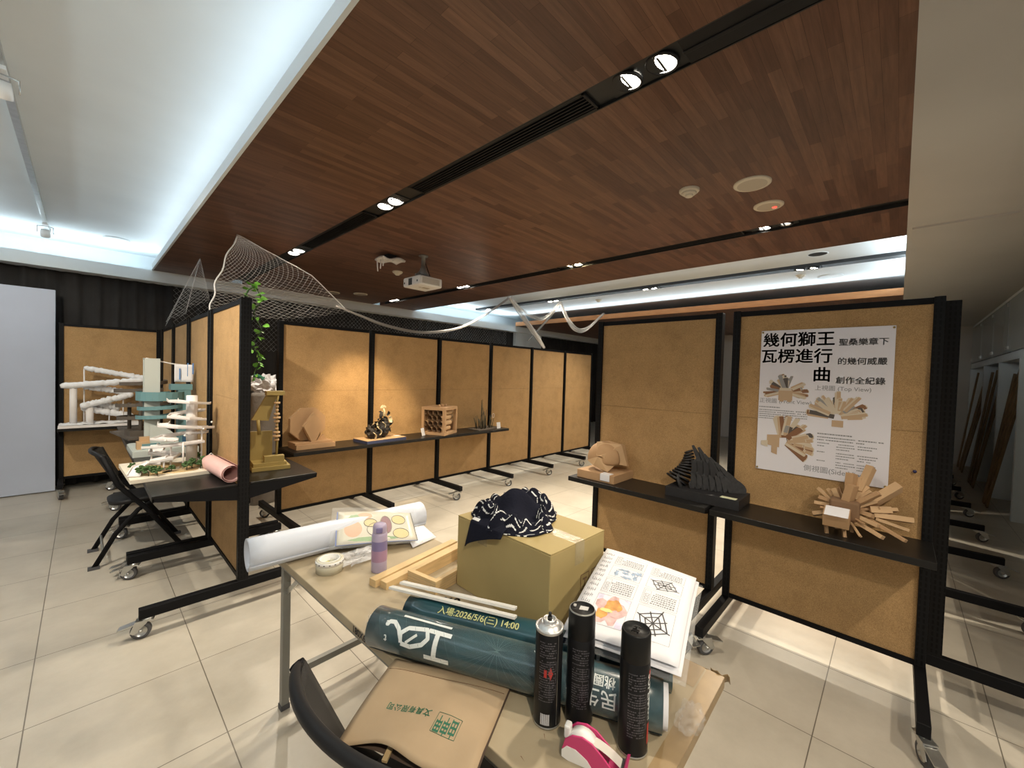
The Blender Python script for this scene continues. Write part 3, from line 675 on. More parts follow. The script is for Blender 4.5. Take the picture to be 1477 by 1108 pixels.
for i, pts in enumerate(([(.05,.1,.49),(.04,.0,.485),(.12,-.06,.475),(.22,-.03,.465),(.24,.06,.46)], [(.24,.08,.405),(.16,.11,.40),(.06,.06,.385),(.03,-.02,.375),(.12,-.07,.36),(.21,-.05,.35)],
        [(.0,.08,.325),(-.02,-.02,.315),(.06,-.08,.305),(.18,-.09,.295),(.25,-.06,.29)], [(.23,-.03,.25),(.12,.04,.245),(.0,.02,.235),(-.06,-.05,.23),(.04,-.11,.22)],
        [(.20,-.10,.195),(.08,-.09,.185),(-.04,-.05,.175),(-.10,.04,.165)], [(-.02,.16,.14),(-.05,.05,.12),(.04,-.04,.105),(.0,-.12,.10),(-.1,-.1,.085)],
        [(-.04,-.12,.075),(-.11,-.1,.08),(-.16,-.14,.065),(-.19,-.22,.03)])):
    strip(pts, .068 if i != 5 else .085).build('ramp', M['white_card'], t)
for x, y, z in ((.07,-.16,.215),(-.03,-.14,.10),(.19,-.08,.29),(.02,-.05,.19),(-.07,.05,.17)): G().cyl((x,y,.026),(x,y,z),.0055,8).build('post', M['white_card'], t)
g = G()
for i in range(9): a = i*.75; g.ball((.10+.15*math.cos(a),-.06+.16*math.sin(a),.06+.035*i), .0075, 0, 8)
g.build('bead_lamp', M['white_plastic'], t)
def tree_geo(s, seed):
    r = random.Random(seed); g = G()
    for k in range(26):
        a = r.uniform(0,6.3); e = r.uniform(.1,1.3); d = s*r.uniform(.55,1); p = (d*math.cos(a)*math.cos(e)*.7, d*math.sin(a)*math.cos(e)*.7, s*.5+d*math.sin(e)*.9)
        g.ball(p, s*.2, 0, 6, (1,1,.7))
    return g
for k, (x,y,s) in enumerate(((.12,-.16,.05),(.16,-.2,.045),(.08,-.22,.045),(.2,-.14,.055),(.0,-.2,.035),(-.12,-.24,.05),(-.08,-.26,.045),(-.15,-.2,.05),(.19,.1,.05),(-.17,.05,.035))):
    o = tree_geo(s, k).build('tree', M['moss'], t, loc=(x,y,.026)); G().cyl((0,0,0),(0,0,s*.6),.003,6).build('trunk', M['twig'], o)

def scroll(r, turns, n=90, wall=.0012):
    return [((r-.010*k/n*turns)*math.cos(2*PI*turns*k/n), (r-.010*k/n*turns)*math.sin(2*PI*turns*k/n)) for k in range(n+1)]
def roll_geo(g, p0, p1, r, turns=2.4, m=0, gap=.010, start=0, n=96):
    """paper rolled into a tube from p0 to p1"""
    T = frame(p0, Vector(p1)-Vector(p0)); L = (Vector(p1)-Vector(p0)).length
    pts = []
    for k in range(n+1):
        a = start+2*PI*turns*k/n; q = r-gap*turns*k/n; pts.append((q*math.cos(a), q*math.sin(a)))
    return g.grid(lambda u,v: (L*v, *pts[min(n,int(round(u*n)))]), n, 12, m, True, T=T)
t = thing('pink_paper_roll', 'loosely rolled pink paper sheet with faint writing on the black shelf', 'paper', (0,0,0))
roll_geo(G(), (.655,3.09,.868), (.625,3.56,.868), .060, 1.9, gap=.009, start=2.2).build('sheet', M['pink_paper'], t, solid=.0012)
g = G(); T = frame((.655,3.09,.868), (-.03,.47,0)); r1 = random.Random(4)
for row in range(6):
    a = 1.25+row*.16; x = .08
    while x < .36:
        L = r1.uniform(.008,.03)
        g.grid(lambda u,v: (x+L*u, .0613*math.cos(a+.012*v), .0613*math.sin(a+.012*v)), 2, 1, T=T); x += L+r1.uniform(.006,.03)
g.build('writing', mat('faint_ink', (.40,.20,.19), .7), t)
tag(G().tube([(.60,3.60,.82),(.60,3.62,.88),(.64,3.62,.92),(.67,3.62,.88),(.67,3.61,.82)], .012, 6, sq=(.25,1.4)).build('paper_loop', M['white_card']), 'white paper loop standing behind the pink roll', 'paper')

# aisle chair, and its twin at the table
def folding_chair(label, x, y, rz, broad=.46, bend=.035):
    t = thing('folding_chair', label, 'chair', (x,y,0), rz); w = broad/2
    # top rail: one curved bar, bowed backwards
    def bow(s, k): return -k*(1-s*s)
    rail = [(.07+bow(s,bend)+.03*abs(s)**3, w*1.0*s, .868-.03*abs(s)**4) for s in [i/10-1 for i in range(21)]]
    G().tube(rail, .0145, 8, sq=(1.1,.95)).build('top_rail', M['black_plastic'], t)
    def mesh_fn(u, v): s = u*2-1; return (.075+.115*v+bow(s,bend*(1-v*.4))+.03*abs(s)**3, w*.93*s, .862-.265*v)
    G().grid(mesh_fn, 20, 8).build('backrest_mesh', M['mesh_black'], t, solid=.004)
    G().tube([(.19+bow(s,.02), w*.9*s, .60) for s in [i/6-1 for i in range(13)]], .010, 6).build('lower_rail', M['black_plastic'], t)
    for s in (-1,1):
        G().tube([(.095,s*w,.85),(.18,s*w,.62),(.35,s*w*1.0,.40),(.59,s*w,.012)], .0135, 8, sq=(1.4,.7)).build('front_leg', M['black_metal'], t)
        G().tube([(.40,s*(w-.03),.455),(.30,s*(w-.03),.40),(.17,s*(w-.02),.24),(.055,s*(w-.02),.012)], .0125, 8, sq=(1.4,.7)).build('rear_leg', M['black_metal'], t)
        G().box(.02,s*(w-.02)-.02,0,.085,s*(w-.02)+.02,.02).build('foot_cap', M['rubber'], t); G().box(.565,s*w-.018,0,.62,s*w+.018,.02).build('foot_cap', M['rubber'], t)
    G().cyl((.10,-w+.02,.12),(.10,w-.02,.12),.009,8).build('rear_stretcher', M['grey_steel'], t); G().cyl((.46,-w,.2),(.46,w,.2),.008,8).build('front_stretcher', M['grey_steel'], t)
    def seat(u, v):
        a = v*2*PI; rr = u; x = .345+.215*math.copysign(abs(math.cos(a))**.6,math.cos(a))*rr; yy = (w-.045)*math.copysign(abs(math.sin(a))**.6,math.sin(a))*rr
        return (x, yy, .468+.012*math.cos((x-.345)*9)-.010*rr**4)
    G().grid(seat, 8, 36).build('seat', M['black_plastic'], t, solid=.028)
    return t
M['mesh_black'] = mat('chair_mesh', (.03,.028,.026), .8, alpha=.82)
folding_chair('black folding chair drawn up to the shelf of white and teal models', .0, 4.54, 0)
folding_chair('black folding chair at the table, its curved back close under the kraft bag', .292, .765, .125, .50, .05)

# ------------------------------------------------------------------ table side of the ivy row, and the vine
t = thing('gold_figure', 'gold painted cardboard figure with a spine of discs, on a stepped base', 'sculpture', (.96,3.43,.805), -.12)
G().box(-.12,-.13,0,.125,.15,.030).box(-.11,-.11,.03,.105,.14,.055).box(-.04,-.10,.055,.09,-.05,.10).build('base', M['olive'], t, bevel=.002)
G().box(-.13,.03,.055,.03,.055,.27).build('back_slab', M['olive'], t)
G().prism([(-.11,.36),(.0,.35),(.06,.565),(-.0,.575)], .03, 0, axes((0,.02,0),(1,0,0),(0,0,1),(0,-1,0))).box(-.02,-.03,.545,.10,.06,.575).build('slanted_slab', M['olive'], t)
g = G()
for i in range(11): z = .20+.028*i; g.lathe([(0,0),(.018+.008*math.sin(i*1.3),0),(.018+.008*math.sin(i*1.3),.014),(0,.014)], 14, 0, True, TR((.05,-.02,z)))
g.build('disc_spine', M['card_light'], t)
G().tube([(.05,-.02,.055),(.055,-.02,.2),(.05,-.02,.5),(.06,-.02,.56)], .008, 8).build('rod', M['olive'], t); G().tube([(-.06,.0,.25),(-.07,.0,.36)], .012, 8).build('rod', M['olive'], t)
t = thing('ivy_vine', 'green ivy vine hanging down beside the near post of the ivy row', 'plant', (.792,3.10,0))
st = [(.02*math.sin(k*.9), .015*math.cos(k*1.1), 2.07-.60*k/20) for k in range(21)]
G().tube(st, .0035, 5).tube([(-.08,-.02,2.01),(-.06,-.03,2.06),(-.02,-.01,2.09),(.0,0,2.07)], .006, 6).build('stem', M['moss'], t)
g = G(); r1 = random.Random(11)
for k in range(46):
    p = Vector(st[r1.randint(0,20)]) if k < 38 else Vector((-.06+.05*r1.random(), -.02, 2.03+.06*r1.random())); s = r1.uniform(.018,.034)
    T = TR(p + Vector((r1.uniform(-.03,.03), r1.uniform(-.03,.03), r1.uniform(-.02,.02))), r1.uniform(0,6.3), r1.uniform(-1,1), r1.uniform(-.9,.9))
    g.add([(0,0,0),(s*.7,s*.35,.003),(s*.55,s*.9,-.004),(0,s*1.4,-.008),(-s*.55,s*.9,-.004),(-s*.7,s*.35,.003),(0,s*.7,.004)], [(0,1,6),(1,2,6),(2,3,6),(3,4,6),(4,5,6),(5,0,6)], 0, True, T)
g.build('leaves', M['leaf'], t)
t = thing('waste_sack', 'grey sack stuffed with crumpled white paper, in the gap behind the gold figure', 'sack', (1.42,5.32,0))
G().grid(lambda u,v: ((.17+.02*noise.noise(Vector((math.cos(u*6.28)*2,math.sin(u*6.28)*2,v*5))))*math.cos(2*PI*u), (.17+.02*noise.noise(Vector((math.cos(u*6.28)*2,math.sin(u*6.28)*2,v*5+9))))*math.sin(2*PI*u), 1.27*v), 40, 30).build('bag', M['sack'], t, solid=.004)
def crumple(u, v):
    a = 2*PI*u; e = PI*v; n = 1+.55*noise.noise(Vector((math.cos(a)*math.sin(e)*3.5, math.sin(a)*math.sin(e)*3.5, math.cos(e)*3.5)))
    return (.16*n*math.cos(a)*math.sin(e), .16*n*math.sin(a)*math.sin(e), 1.33+.13*n*math.cos(e))
G().grid(crumple, 30, 18, sm=False).build('crumpled_paper', M['paper'], t); G().grid(lambda u,v: tuple(Vector(crumple(.62+.12*u,.2+.12*v))*1.004+Vector((0,0,.004))), 6, 4).build('green_mark', M['ink_green'], t)
# ------------------------------------------------------------------ models on the long middle row
def card_label(t, T, w=.05, h=.07, m='paper', name='label_card'):
    g = G().box(0,0,0,w,h,.0015,0,T)
    for k in range(4): g.box(w*.15,h*(.25+.15*k),.0015,w*(.8-.1*(k%2)),h*(.27+.15*k),.0018,1,T)
    return g.build(name, [M[m], M['ink_grey']], t)
t = thing('hexagon_model', 'brown cardboard model of an octagon and a diamond plate standing on a low box', 'sculpture', (1.335,3.955,.805), .03)
G().box(0,0,0,.36,.20,.045).box(-.005,.02,.045,.345,.20,.062).build('base', M['card'], t, bevel=.002)
G().prism([(.19*math.cos(PI/8+k*PI/4)*1.0, .165*math.sin(PI/8+k*PI/4)) for k in range(8)], .035, 0, axes((.145,.135,.222),(.985,.17,0),(0,0,1),(.17,-.985,0)), 1).build('octagon_plate', [M['card'], M['card_light']], t)
G().prism([(-.105,.0),(0,.125),(.105,0),(.03,-.15),(-.02,-.15)], .03, 0, axes((.165,.06,.212),(.96,.28,0),(0,0,1),(.28,-.96,0)), 1).build('diamond_plate', [M['card'], M['card_light']], t)
G().prism([(-.05,0),(.05,0),(.02,.05)], .03, 0, axes((.27,.12,.062),(.98,.2,0),(0,0,1),(.2,-.98,0))).build('wedge', M['card'], t)
t = thing('crumpled_animal_model', 'black and cream crumpled paper animal rearing on a blue edged base', 'sculpture', (1.975,3.87,.805), .10)
G().box(0,0,0,.48,.26,.030).box(0,0,.030,.48,.26,.034,1).build('base', [M['blue_base'], M['card_light']], t)
r1 = random.Random(21); gs = [G() for _ in range(3)]
M['dark_paper'] = mat('dark_paper', (.022,.018,.016), .7); M['cream_paper'] = mat('cream_paper', (.62,.52,.33), .7); M['slate_paper'] = mat('slate_paper', (.06,.065,.085), .7)
def curl(g, c, s, ax, n=7):
    T = TR(c, ax[0], ax[1], ax[2]); vs = []
    for k in range(n+1):
        a = -1.3+2.6*k/n; vs += [(s*math.sin(a)*.8, -s*.5*(1-.35*abs(a)), s*math.cos(a)*.55), (s*math.sin(a), s*.5*(1-.35*abs(a)), s*math.cos(a)*.75)]
    fs = [(2*k,2*k+2,2*k+3,2*k+1) for k in range(n)]; g.add(vs, fs, 0, False, T)
for k in range(64):
    u = r1.random(); x = .08+.28*u; top = .10+.16*math.exp(-((x-.27)/.09)**2)
    c = (x+r1.uniform(-.02,.02), (.12+r1.uniform(-.07,.07)), .05+top*r1.random()**.8); s = r1.uniform(.022,.045)
    curl(gs[0 if k % 7 < 5 else (1 if k % 7 == 5 else 2)], c if k % 7 < 6 else (.16+.09*u, .05+.03*u, .07+.08*u), s, (r1.uniform(0,6.3), r1.uniform(-1.5,1.5), r1.uniform(-1.5,1.5)))
for c, s in (((.15,.03,.11),.045),((.215,.05,.17),.04),((.10,.04,.07),.04)): curl(gs[1], c, s, (.4,.3,1.2))
gs[0].ball((.16,.12,.075),.06,0,12,(1.4,1,.9)); gs[0].ball((.27,.12,.14),.07,0,12,(.9,.9,1.5)); gs[0].build('dark_paper_folds', M['dark_paper'], t, solid=.003, weld=False); gs[1].build('cream_paper_folds', M['cream_paper'], t, solid=.003, weld=False); gs[2].build('slate_paper_folds', M['slate_paper'], t, solid=.003, weld=False)
G().tube([(.27,.12,.26),(.28,.12,.31),(.265,.12,.345)], [.016,.010,.008], 8).build('neck', M['cream_paper'], t)
G().prism([(-.035,-.006),(-.03,.012),(-.012,.026),(.012,.026),(.032,.010),(.03,-.004),(.01,.004),(-.01,-.004)], .012, 0, axes((.262,.12,.355),(1,0,0),(0,0,1),(0,-1,0))).build('head', M['cream_paper'], t)
tag(G().box(0,0,0,.07,.045,.002).build('label_card', M['paper'], loc=(2.36,3.97,.8405), rot=(0,0,.3)), 'small white card lying on the base of the crumpled animal', 'card')
t = thing('tube_cube_model', 'brown cardboard cube packed with open paper tubes', 'sculpture', (2.935,3.862,.805), .45)
S = .335
g = G()
for (a,b) in ((0,.035),(S-.035,S)): g.box(0,0,a,S,S*.94,b) 
for x in (0,S-.035): 
    for y in (0,S*.94-.035): g.box(x,y,.035,x+.035,y+.035,S-.035)
g.box(S-.006,.035,.035,S,.30,.14).box(.02,.28,.035,S-.02,.30,S-.035).box(S-.006,.19,.035,S,.30,.22).box(.03,.04,.03,.036,.27,.04)
g.build('frame', M['card'], t, bevel=.002)
r1 = random.Random(2); proto = None
for j in range(4):
    for i in range(4):
        z = .068+.066*j; y = .068+.066*i+(.0 if j%2 else .012)
        if y > .275: continue
        gg = G().tube([(.012,y,z),(.26,y,z)], .031, 14, caps=False)
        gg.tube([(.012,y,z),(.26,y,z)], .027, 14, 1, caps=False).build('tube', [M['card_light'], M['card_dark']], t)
for j in range(3):
    for i in range(3-j):
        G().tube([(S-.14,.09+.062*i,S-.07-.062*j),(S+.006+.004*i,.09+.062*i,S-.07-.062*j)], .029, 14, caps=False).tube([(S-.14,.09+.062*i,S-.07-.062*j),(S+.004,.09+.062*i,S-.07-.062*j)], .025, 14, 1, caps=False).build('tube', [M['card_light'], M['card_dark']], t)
g = G()
for i in range(9): g.cyl((.05+.028*i,.10+.02*(i%3),S),(.06+.028*i,.10+.02*(i%3),S+.012+.012*(i%2)),.012,10)
g.build('top_rolls', M['card'], t)
tag(G().box(0,0,0,.075,.004,.095).build('label_card', M['paper'], loc=(2.735,4.02,.80), rot=(-.25,0,.5)), 'white card hung at the corner of the tube cube', 'card')
t = thing('twig_model', 'small model of upright grey twigs on a flat plate', 'sculpture', (3.76,4.08,.805), .1)
G().box(-.21,-.11,0,.21,.11,.010).build('base', M['taupe'], t)
r1 = random.Random(8)
for k in range(24):
    x, y = r1.uniform(-.14,.12), r1.uniform(-.07,.07); hh = .10+.30*math.exp(-(x/.05)**2)*r1.random()+.08*r1.random(); dx = r1.uniform(-.03,.03)+x*.35
    G().tube([(x,y,.01),(x+dx*.4,y,hh*.5),(x+dx,y+r1.uniform(-.02,.02),hh)], [.008,.006,.003], 6).build('twig', M['twig'], t)
G().tube([(.17+.022*math.cos(a*.5),-.02,.17+.03*math.sin(a*.5)) for a in range(14)], .003, 5).build('ring', M['white_card'], t)
tag(G().box(0,0,0,.075,.003,.085).build('label_card', M['paper'], loc=(3.90,3.96,.8075), rot=(-.15,0,.1)), 'white card standing before the twig model', 'card')

# ------------------------------------------------------------------ models and poster on the right hand row
t = thing('folded_sphere_model', 'folded brown cardboard half sphere with pointed petals on a shallow box', 'sculpture', (2.715,1.58,.805), 0)
G().box(-.145,-.155,0,.145,.155,.058).build('base', M['card'], t, bevel=.002)
def dome(u, v):                                             # rounded shell, open towards the poster end
    a = PI*.42+u*PI*1.02; e = .04+v*PI*.60
    return (.02+.12*math.cos(a)*math.sin(e)*1.0, .015+.135*math.sin(a)*math.sin(e), .062+.075+.13*math.cos(e)*(1 if e < PI/2 else .55))
G().grid(dome, 22, 14).build('dome', M['card'], t, solid=.004)
def tri(g, *p): g.add(p, [tuple(range(len(p)))])
g = G()
tri(g, (-.10,.02,.17),(-.05,.05,.265),(.03,-.11,.255),(-.11,-.02,.175))
tri(g, (-.05,.05,.265),(.09,.03,.262),(.10,-.10,.245),(.03,-.11,.255))
tri(g, (-.11,-.02,.175),(.03,-.11,.255),(.06,-.145,.10),(-.02,-.10,.12))
tri(g, (-.115,.0,.17),(-.02,-.10,.12),(-.075,-.06,.060),(-.115,.035,.10))
tri(g, (.03,-.11,.255),(.10,-.10,.245),(.11,-.13,.09),(.06,-.145,.10))
tri(g, (-.115,.035,.10),(-.112,.0,.17),(-.10,.10,.13))
g.build('folded_flap', M['card_light'], t, solid=.004, weld=False)
g = G().box(-.1485,-.12,.012,-.1465,-.045,.058).box(-.148,-.12,.058,-.09,-.045,.0605); g.build('label_card', M['paper'], t)
t = thing('black_fan_model', 'black card model of fanned curved blades and stacked discs on a black box', 'sculpture', (2.62,.645,.805), 0)
G().box(0,0,0,.245,.435,.058).build('base', mat('black_card', (.014,.014,.016), .6, var=.2, vscale=30), t, bevel=.001)
M['black_card'] = bpy.data.materials['black_card']; M['black_card_face'] = mat('black_card_face', (.03,.03,.032), .75, var=.3, vscale=60)
M['card_edge_grey'] = mat('card_edge_grey', (.10,.10,.10), .8)
for k in range(7):                                          # fan of shell-like blades, lower towards the poster
    hgt = (.285,.275,.235,.215,.185,.150,.115)[k]; y0 = (.300,.268,.235,.200,.165,.135,.112)[k]; lean = (.02,.02,.06,.12,.18,.24,.30)[k]; wd = .10+.004*k
    out = [(0,0),(wd,0),(wd*1.02,hgt*.22),(wd*.93,hgt*.42),(wd*.72,hgt*.62),(wd*.42,hgt*.82),(wd*.06,hgt),(-.008,hgt*.985),(.012,hgt*.80),(.026,hgt*.70),(.004,hgt*.62),(.016,hgt*.48),(-.008,hgt*.38),(.010,hgt*.24),(-.012,hgt*.12)]
    xv = Vector((.62,-.78,0)).normalized(); yv = Vector((-.10, lean, 1)).normalized(); zv = xv.cross(yv).normalized(); yv = zv.cross(xv)
    G().prism(out, .004, 0, axes((.065+.012*k,y0,.057),xv,yv,zv), 1).build('blade', [M['black_card_face'], M['card_edge_grey']], t)
    disc = [(.034*math.sin(a*PI/10), -.05*math.cos(a*PI/10)) for a in range(11)]
    for j in range(2 if k < 4 else 1): G().prism(disc, .004, 0, axes((.058+.012*k,y0-.006,.11+.085*j),(.50,-.86,0),(-.1,lean,1),(-.86,-.5,0)), 1).build('half_disc', [M['black_card_face' if j == 0 else 'black_card'], M['card_edge_grey']], t)
for k in range(11):                                          # curling stack of scallops
    q = k/10; y = .41-.075*q-.02*math.sin(q*3); z = .085+.20*q; rr = .062*(1-.72*q)+.01
    G().prism([(rr*math.cos(a*PI/8)*1.1, rr*math.sin(a*PI/8)) for a in range(16)], .010, 0, TR((.12+.02*math.sin(q*4),y,z), .4, .5-q*.9, .3)).build('scallop', M['black_card_face' if k in (1,5) else 'black_card'], t)
G().prism([(.05*math.cos(a*PI/7),.05*math.sin(a*PI/7)) for a in range(14)], .012, 0, TR((.07,.37,.09),.2,1.3,.2)).build('scallop', M['black_card_face'], t)
tag(G().box(0,0,0,.045,.085,.0025).build('label_card', mat('card_yellowish', (.72,.74,.50), .6), loc=(2.625,.665,.864), rot=(0,.06,0)), 'pale yellow card on the front corner of the black fan model', 'card')
t = thing('spiky_lion_model', 'spiky model of many brown cardboard bars bursting out behind a box head', 'sculpture', (2.655,.165,.805), 0)
HT = TR((-.055,.035,.092),0,0,-.30)
G().box(-.045,-.052,-.035,.045,.052,.030,0,HT).build('head_box', M['card'], t, bevel=.002)
G().box(-.050,-.048,.031,.040,.046,.0325,0,HT).build('white_card', M['paper'], t)
G().box(-.02,-.05,.07,.09,.07,.17).build('core_block', M['card_dark'], t, bevel=.01)
for y in (.0,.07): G().beam((-.06,y,.0),(-.04,y+.01,.075),.014,.012).build('leg', M['card'], t)
for y in (-.02,.04): G().beam((.06,y,.0),(.05,y,.08),.014,.012).build('leg', M['card'], t)
CEN = Vector((.04,.0,.12))
for k, (x0,y0,z0,x1,y1,z1,wv) in enumerate(((0.060,-0.007,0.235,0.080,-0.007,0.297,0.042),(0.090,-0.037,0.218,0.110,-0.041,0.275,0.026),(0.110,-0.063,0.252,0.150,-0.079,0.332,0.040),(0.000,0.007,0.157,0.020,-0.016,0.249,0.044),(0.060,-0.036,0.196,0.100,-0.074,0.233,0.026),(0.060,-0.027,0.175,0.060,-0.086,0.225,0.018),(0.030,-0.033,0.156,0.030,-0.117,0.229,0.026),(0.060,-0.069,0.145,0.080,-0.108,0.172,0.022),(0.120,-0.130,0.178,0.160,-0.186,0.251,0.048),(0.060,-0.074,0.123,0.060,-0.123,0.149,0.018),(0.060,-0.123,0.136,0.090,-0.158,0.138,0.040),(0.110,-0.158,0.133,0.140,-0.182,0.137,0.022),(0.030,-0.048,0.123,0.000,-0.099,0.117,0.026),(0.060,-0.147,0.106,0.110,-0.238,0.106,0.031),(0.020,-0.022,0.096,-0.030,-0.121,0.082,0.024),(0.000,-0.020,0.080,-0.050,-0.068,0.085,0.011),(0.000,-0.021,0.060,-0.070,-0.139,0.042,0.022),(-0.020,-0.023,0.043,-0.090,-0.061,0.029,0.011),(0.000,-0.127,0.081,-0.060,-0.217,0.047,0.020),(0.040,-0.164,0.085,0.060,-0.227,0.068,0.018),(0.080,0.086,0.140,0.110,0.131,0.185,0.020),(0.060,0.069,0.143,0.060,0.122,0.150,0.024),(0.080,0.056,0.142,0.100,0.088,0.193,0.020),(0.060,0.040,0.146,0.080,0.059,0.204,0.031),(0.090,0.029,0.175,0.120,0.044,0.209,0.013),(0.110,0.019,0.173,0.150,0.016,0.209,0.013),(0.040,0.066,0.120,0.040,0.138,0.121,0.022),(0.010,0.077,0.096,0.000,0.110,0.111,0.013),(0.030,0.079,0.081,0.030,0.140,0.061,0.026),(0.010,0.011,0.058,0.020,0.003,0.028,0.015),(0.100,-0.020,0.194,0.130,0.012,0.228,0.022),(0.040,-0.012,0.130,0.060,-0.044,0.170,0.026),(0.100,-0.050,0.154,0.140,-0.086,0.168,0.020))):
    a, b = Vector((x0,y0,z0)), Vector((min(x1,.20),y1,z1)); a = a.lerp(CEN, .35)
    G().beam(a, b, wv*.8, wv*1.2, 0, (-.9,.3,.3)).build('bar', M['card_light' if k % 3 else 'card'], t, bevel=.001, seg=1)

# poster
PX = 2.8725
t = thing('poster', 'white printed poster of cardboard bursts pinned on the cork board', 'poster', (PX,.622,1.872))
def pp(u, v, d=0): return (-.0035-d-.010*max(0,(v-.78))*2.2, -u, -v)     # u to the right, v down
G().grid(lambda a,b: pp(a*.602, (1-b)*.845), 10, 20).build('sheet', M['paper_gloss'], t)
def ptext(name, items, m):
    for s, u, v, size, bold, al in items: put_text(G(), s, lambda x,y: pp(u+x, v-y, .0006), size, bold, al).build(name, M[m], t)
ptext('title_text', (('幾何獅王',.184,.063,.0875,.0017,'CENTER'),('瓦楞進行',.176,.160,.0875,.0017,'CENTER'),('曲',.305,.265,.0875,.0017,'CENTER')), 'ink')
ptext('subtitle_text', (('聖桑樂章下',.476,.083,.041,.0007,'CENTER'),('的幾何威嚴',.474,.187,.041,.0007,'CENTER'),('創作全紀錄',.470,.292,.041,.0007,'CENTER')), 'ink_grey')
ptext('caption_text', (('正視圖 (Front View)',.135,.425,.031,0,'CENTER'),('上視圖 (Top View)',.398,.337,.031,0,'CENTER'),('側視圖(Side View)',.385,.800,.038,0,'CENTER')), 'ink_grey')
g = G(); r1 = random.Random(3)
def lines(u0, u1, v0, n, dv, th, full=.95):
    for k in range(n):
        u = u0
        end = u1 if k < n-1 else u0+(u1-u0)*.72
        while u < end:
            L = r1.choice((.004,.006,.009)); 
            if r1.random() < full: g.poly([pp(u,v0+k*dv-th/2,.0006), pp(u,v0+k*dv+th/2,.0006), pp(u+L,v0+k*dv+th/2,.0006), pp(u+L,v0+k*dv-th/2,.0006)])
            u += L+.002
lines(.004,.15,.462,1,.01,.006); lines(.004,.245,.480,5,.0125,.005)
lines(.298,.51,.593,1,.01,.007,.8); lines(.298,.575,.612,2,.015,.006)
for k, v in enumerate((.645,.695,.745)): lines(.30,.345,v,2 if k == 0 else 1,.016,.005); lines(.385,.46,v,3,.014,.005); lines(.475,.55,v,3 if k else 2,.014,.005)
g.build('body_text', M['ink_grey'], t)
cols = [mat('print_bar_%s' % n, c, .5) for n, c in (('tan',(.52,.36,.22)),('brown',(.24,.11,.05)),('pale',(.62,.53,.40)),('grey',(.30,.29,.28)),('dark',(.09,.075,.065)))]
def burst(cu, cv, r, seed, a0, a1, n, sx=1, sy=1):
    g = G(); q = random.Random(seed); d = .0006
    for k in range(n):
        d += .00003; a = a0+(a1-a0)*q.random(); L = r*q.uniform(.6,1); w = r*q.uniform(.06,.11); i = q.choice((0,0,0,1,1,2,2,3,4)); s = r*q.uniform(.1,.35)
        ca, sa = math.cos(a), math.sin(a); P = lambda l, o: pp(cu+sx*(l*ca-o*sa), cv-sy*(l*sa+o*ca), d)
        g.poly([P(s,-w),P(L,-w),P(L,w*.3),P(s,w*.3)], i); g.poly([P(s,w*.3),P(L,w*.3),P(L-w*.4,w),P(s,w)], 2 if i == 0 else (0 if i != 0 and q.random()<.4 else i)); g.poly([P(L,-w),P(L+w*.35,-w*.7),P(L+w*.2,w*.5),P(L,w*.3)], 2)
    return g
g = burst(.137,.365,.118,1,-.45,PI+.45,34,1.0,.9); q = .0022
for (u0,v0,u1,v1,i) in ((-.035,.0,.035,.062,0),(-.03,-.012,.03,.004,2),(-.028,.058,-.008,.07,0),(.01,.058,.03,.07,0)): g.poly([pp(.137+u0,.355+v0,q),pp(.137+u0,.355+v1,q),pp(.137+u1,.355+v1,q),pp(.137+u1,.355+v0,q)], i); q += .0001
g.build('illustration', cols, t)
g = burst(.385,.495,.145,2,.05,PI-.05,40,1.0,1.0); g2 = burst(.385,.50,.11,6,-.25,PI+.25,16)
g.poly([pp(.36,.512,.0022),pp(.36,.548,.0022),pp(.41,.548,.0022),pp(.41,.512,.0022)], 0); g.build('illustration', cols, t)
g = burst(.135,.66,.155,3,-.8,2.0,46,1.05,1.0); q = .0022
for (u0,v0,u1,v1,i) in ((-.075,-.03,-.01,.03,0),(-.105,.01,-.07,.035,2),(-.05,.03,-.02,.075,0)): g.poly([pp(.128+u0,.66+v0,q),pp(.128+u0,.66+v1,q),pp(.128+u1,.66+v1+.01,q),pp(.128+u1,.66+v0-.006,q)], i); q += .0001
g.build('illustration', cols, t)
for u, v in ((.008,.010),(.594,.010),(.008,.835),(.592,.835)): G().lathe([(.0,.009),(.005,.008),(.0055,.0)], 10, 0, True, TR(pp(u,v,.0),0,0,-PI/2)).build('pin', M['olive'], t)
tag(G().lathe([(0,.010),(.007,.008),(.008,0)], 12, 0, True, TR((0,0,0),0,0,-PI/2)).build('push_pin', mat('navy_pin', (.03,.03,.10), .3), loc=(2.872,-.075,1.135)), 'dark blue push pin alone on the cork beside the poster', 'pin')

# ------------------------------------------------------------------ storage wall on the far right
t = thing('storage_cabinet', 'long built in storage wall with small glass doors above open bays', 'cabinet', (0,-1.03,0))
g = G().box(4.6,-.5,1.93,12.18,.0,2.03).box(4.6,-.5,2.74,12.18,0,2.78).box(4.6,-.515,0,12.18,-.50,2.78)
g.build('body', M['white_paint'], t)
for x in (12.12,10.35,8.95,7.55,6.15,4.75): G().box(x-.035,-.5,0,x+.035,.012,1.93).build('upright', M['white_paint'], t)
for k in range(6):
    x0 = 4.70+k*1.243; d = G().box(x0+.01,-.004,2.04,x0+1.233,.006,2.735).build('glass_door', M['glass_door'], t)
    G().box(x0+.03,.006,2.08,x0+.075,.018,2.12).box(x0+.03,.006,2.66,x0+.075,.018,2.70).box(x0+1.16,.006,2.08,x0+1.21,.018,2.12).build('hinge', M['steel'], d)
r1 = random.Random(17); k = 0
places = ('in the bay by the end wall', 'in the middle bay', 'in the bay behind the stored boards')
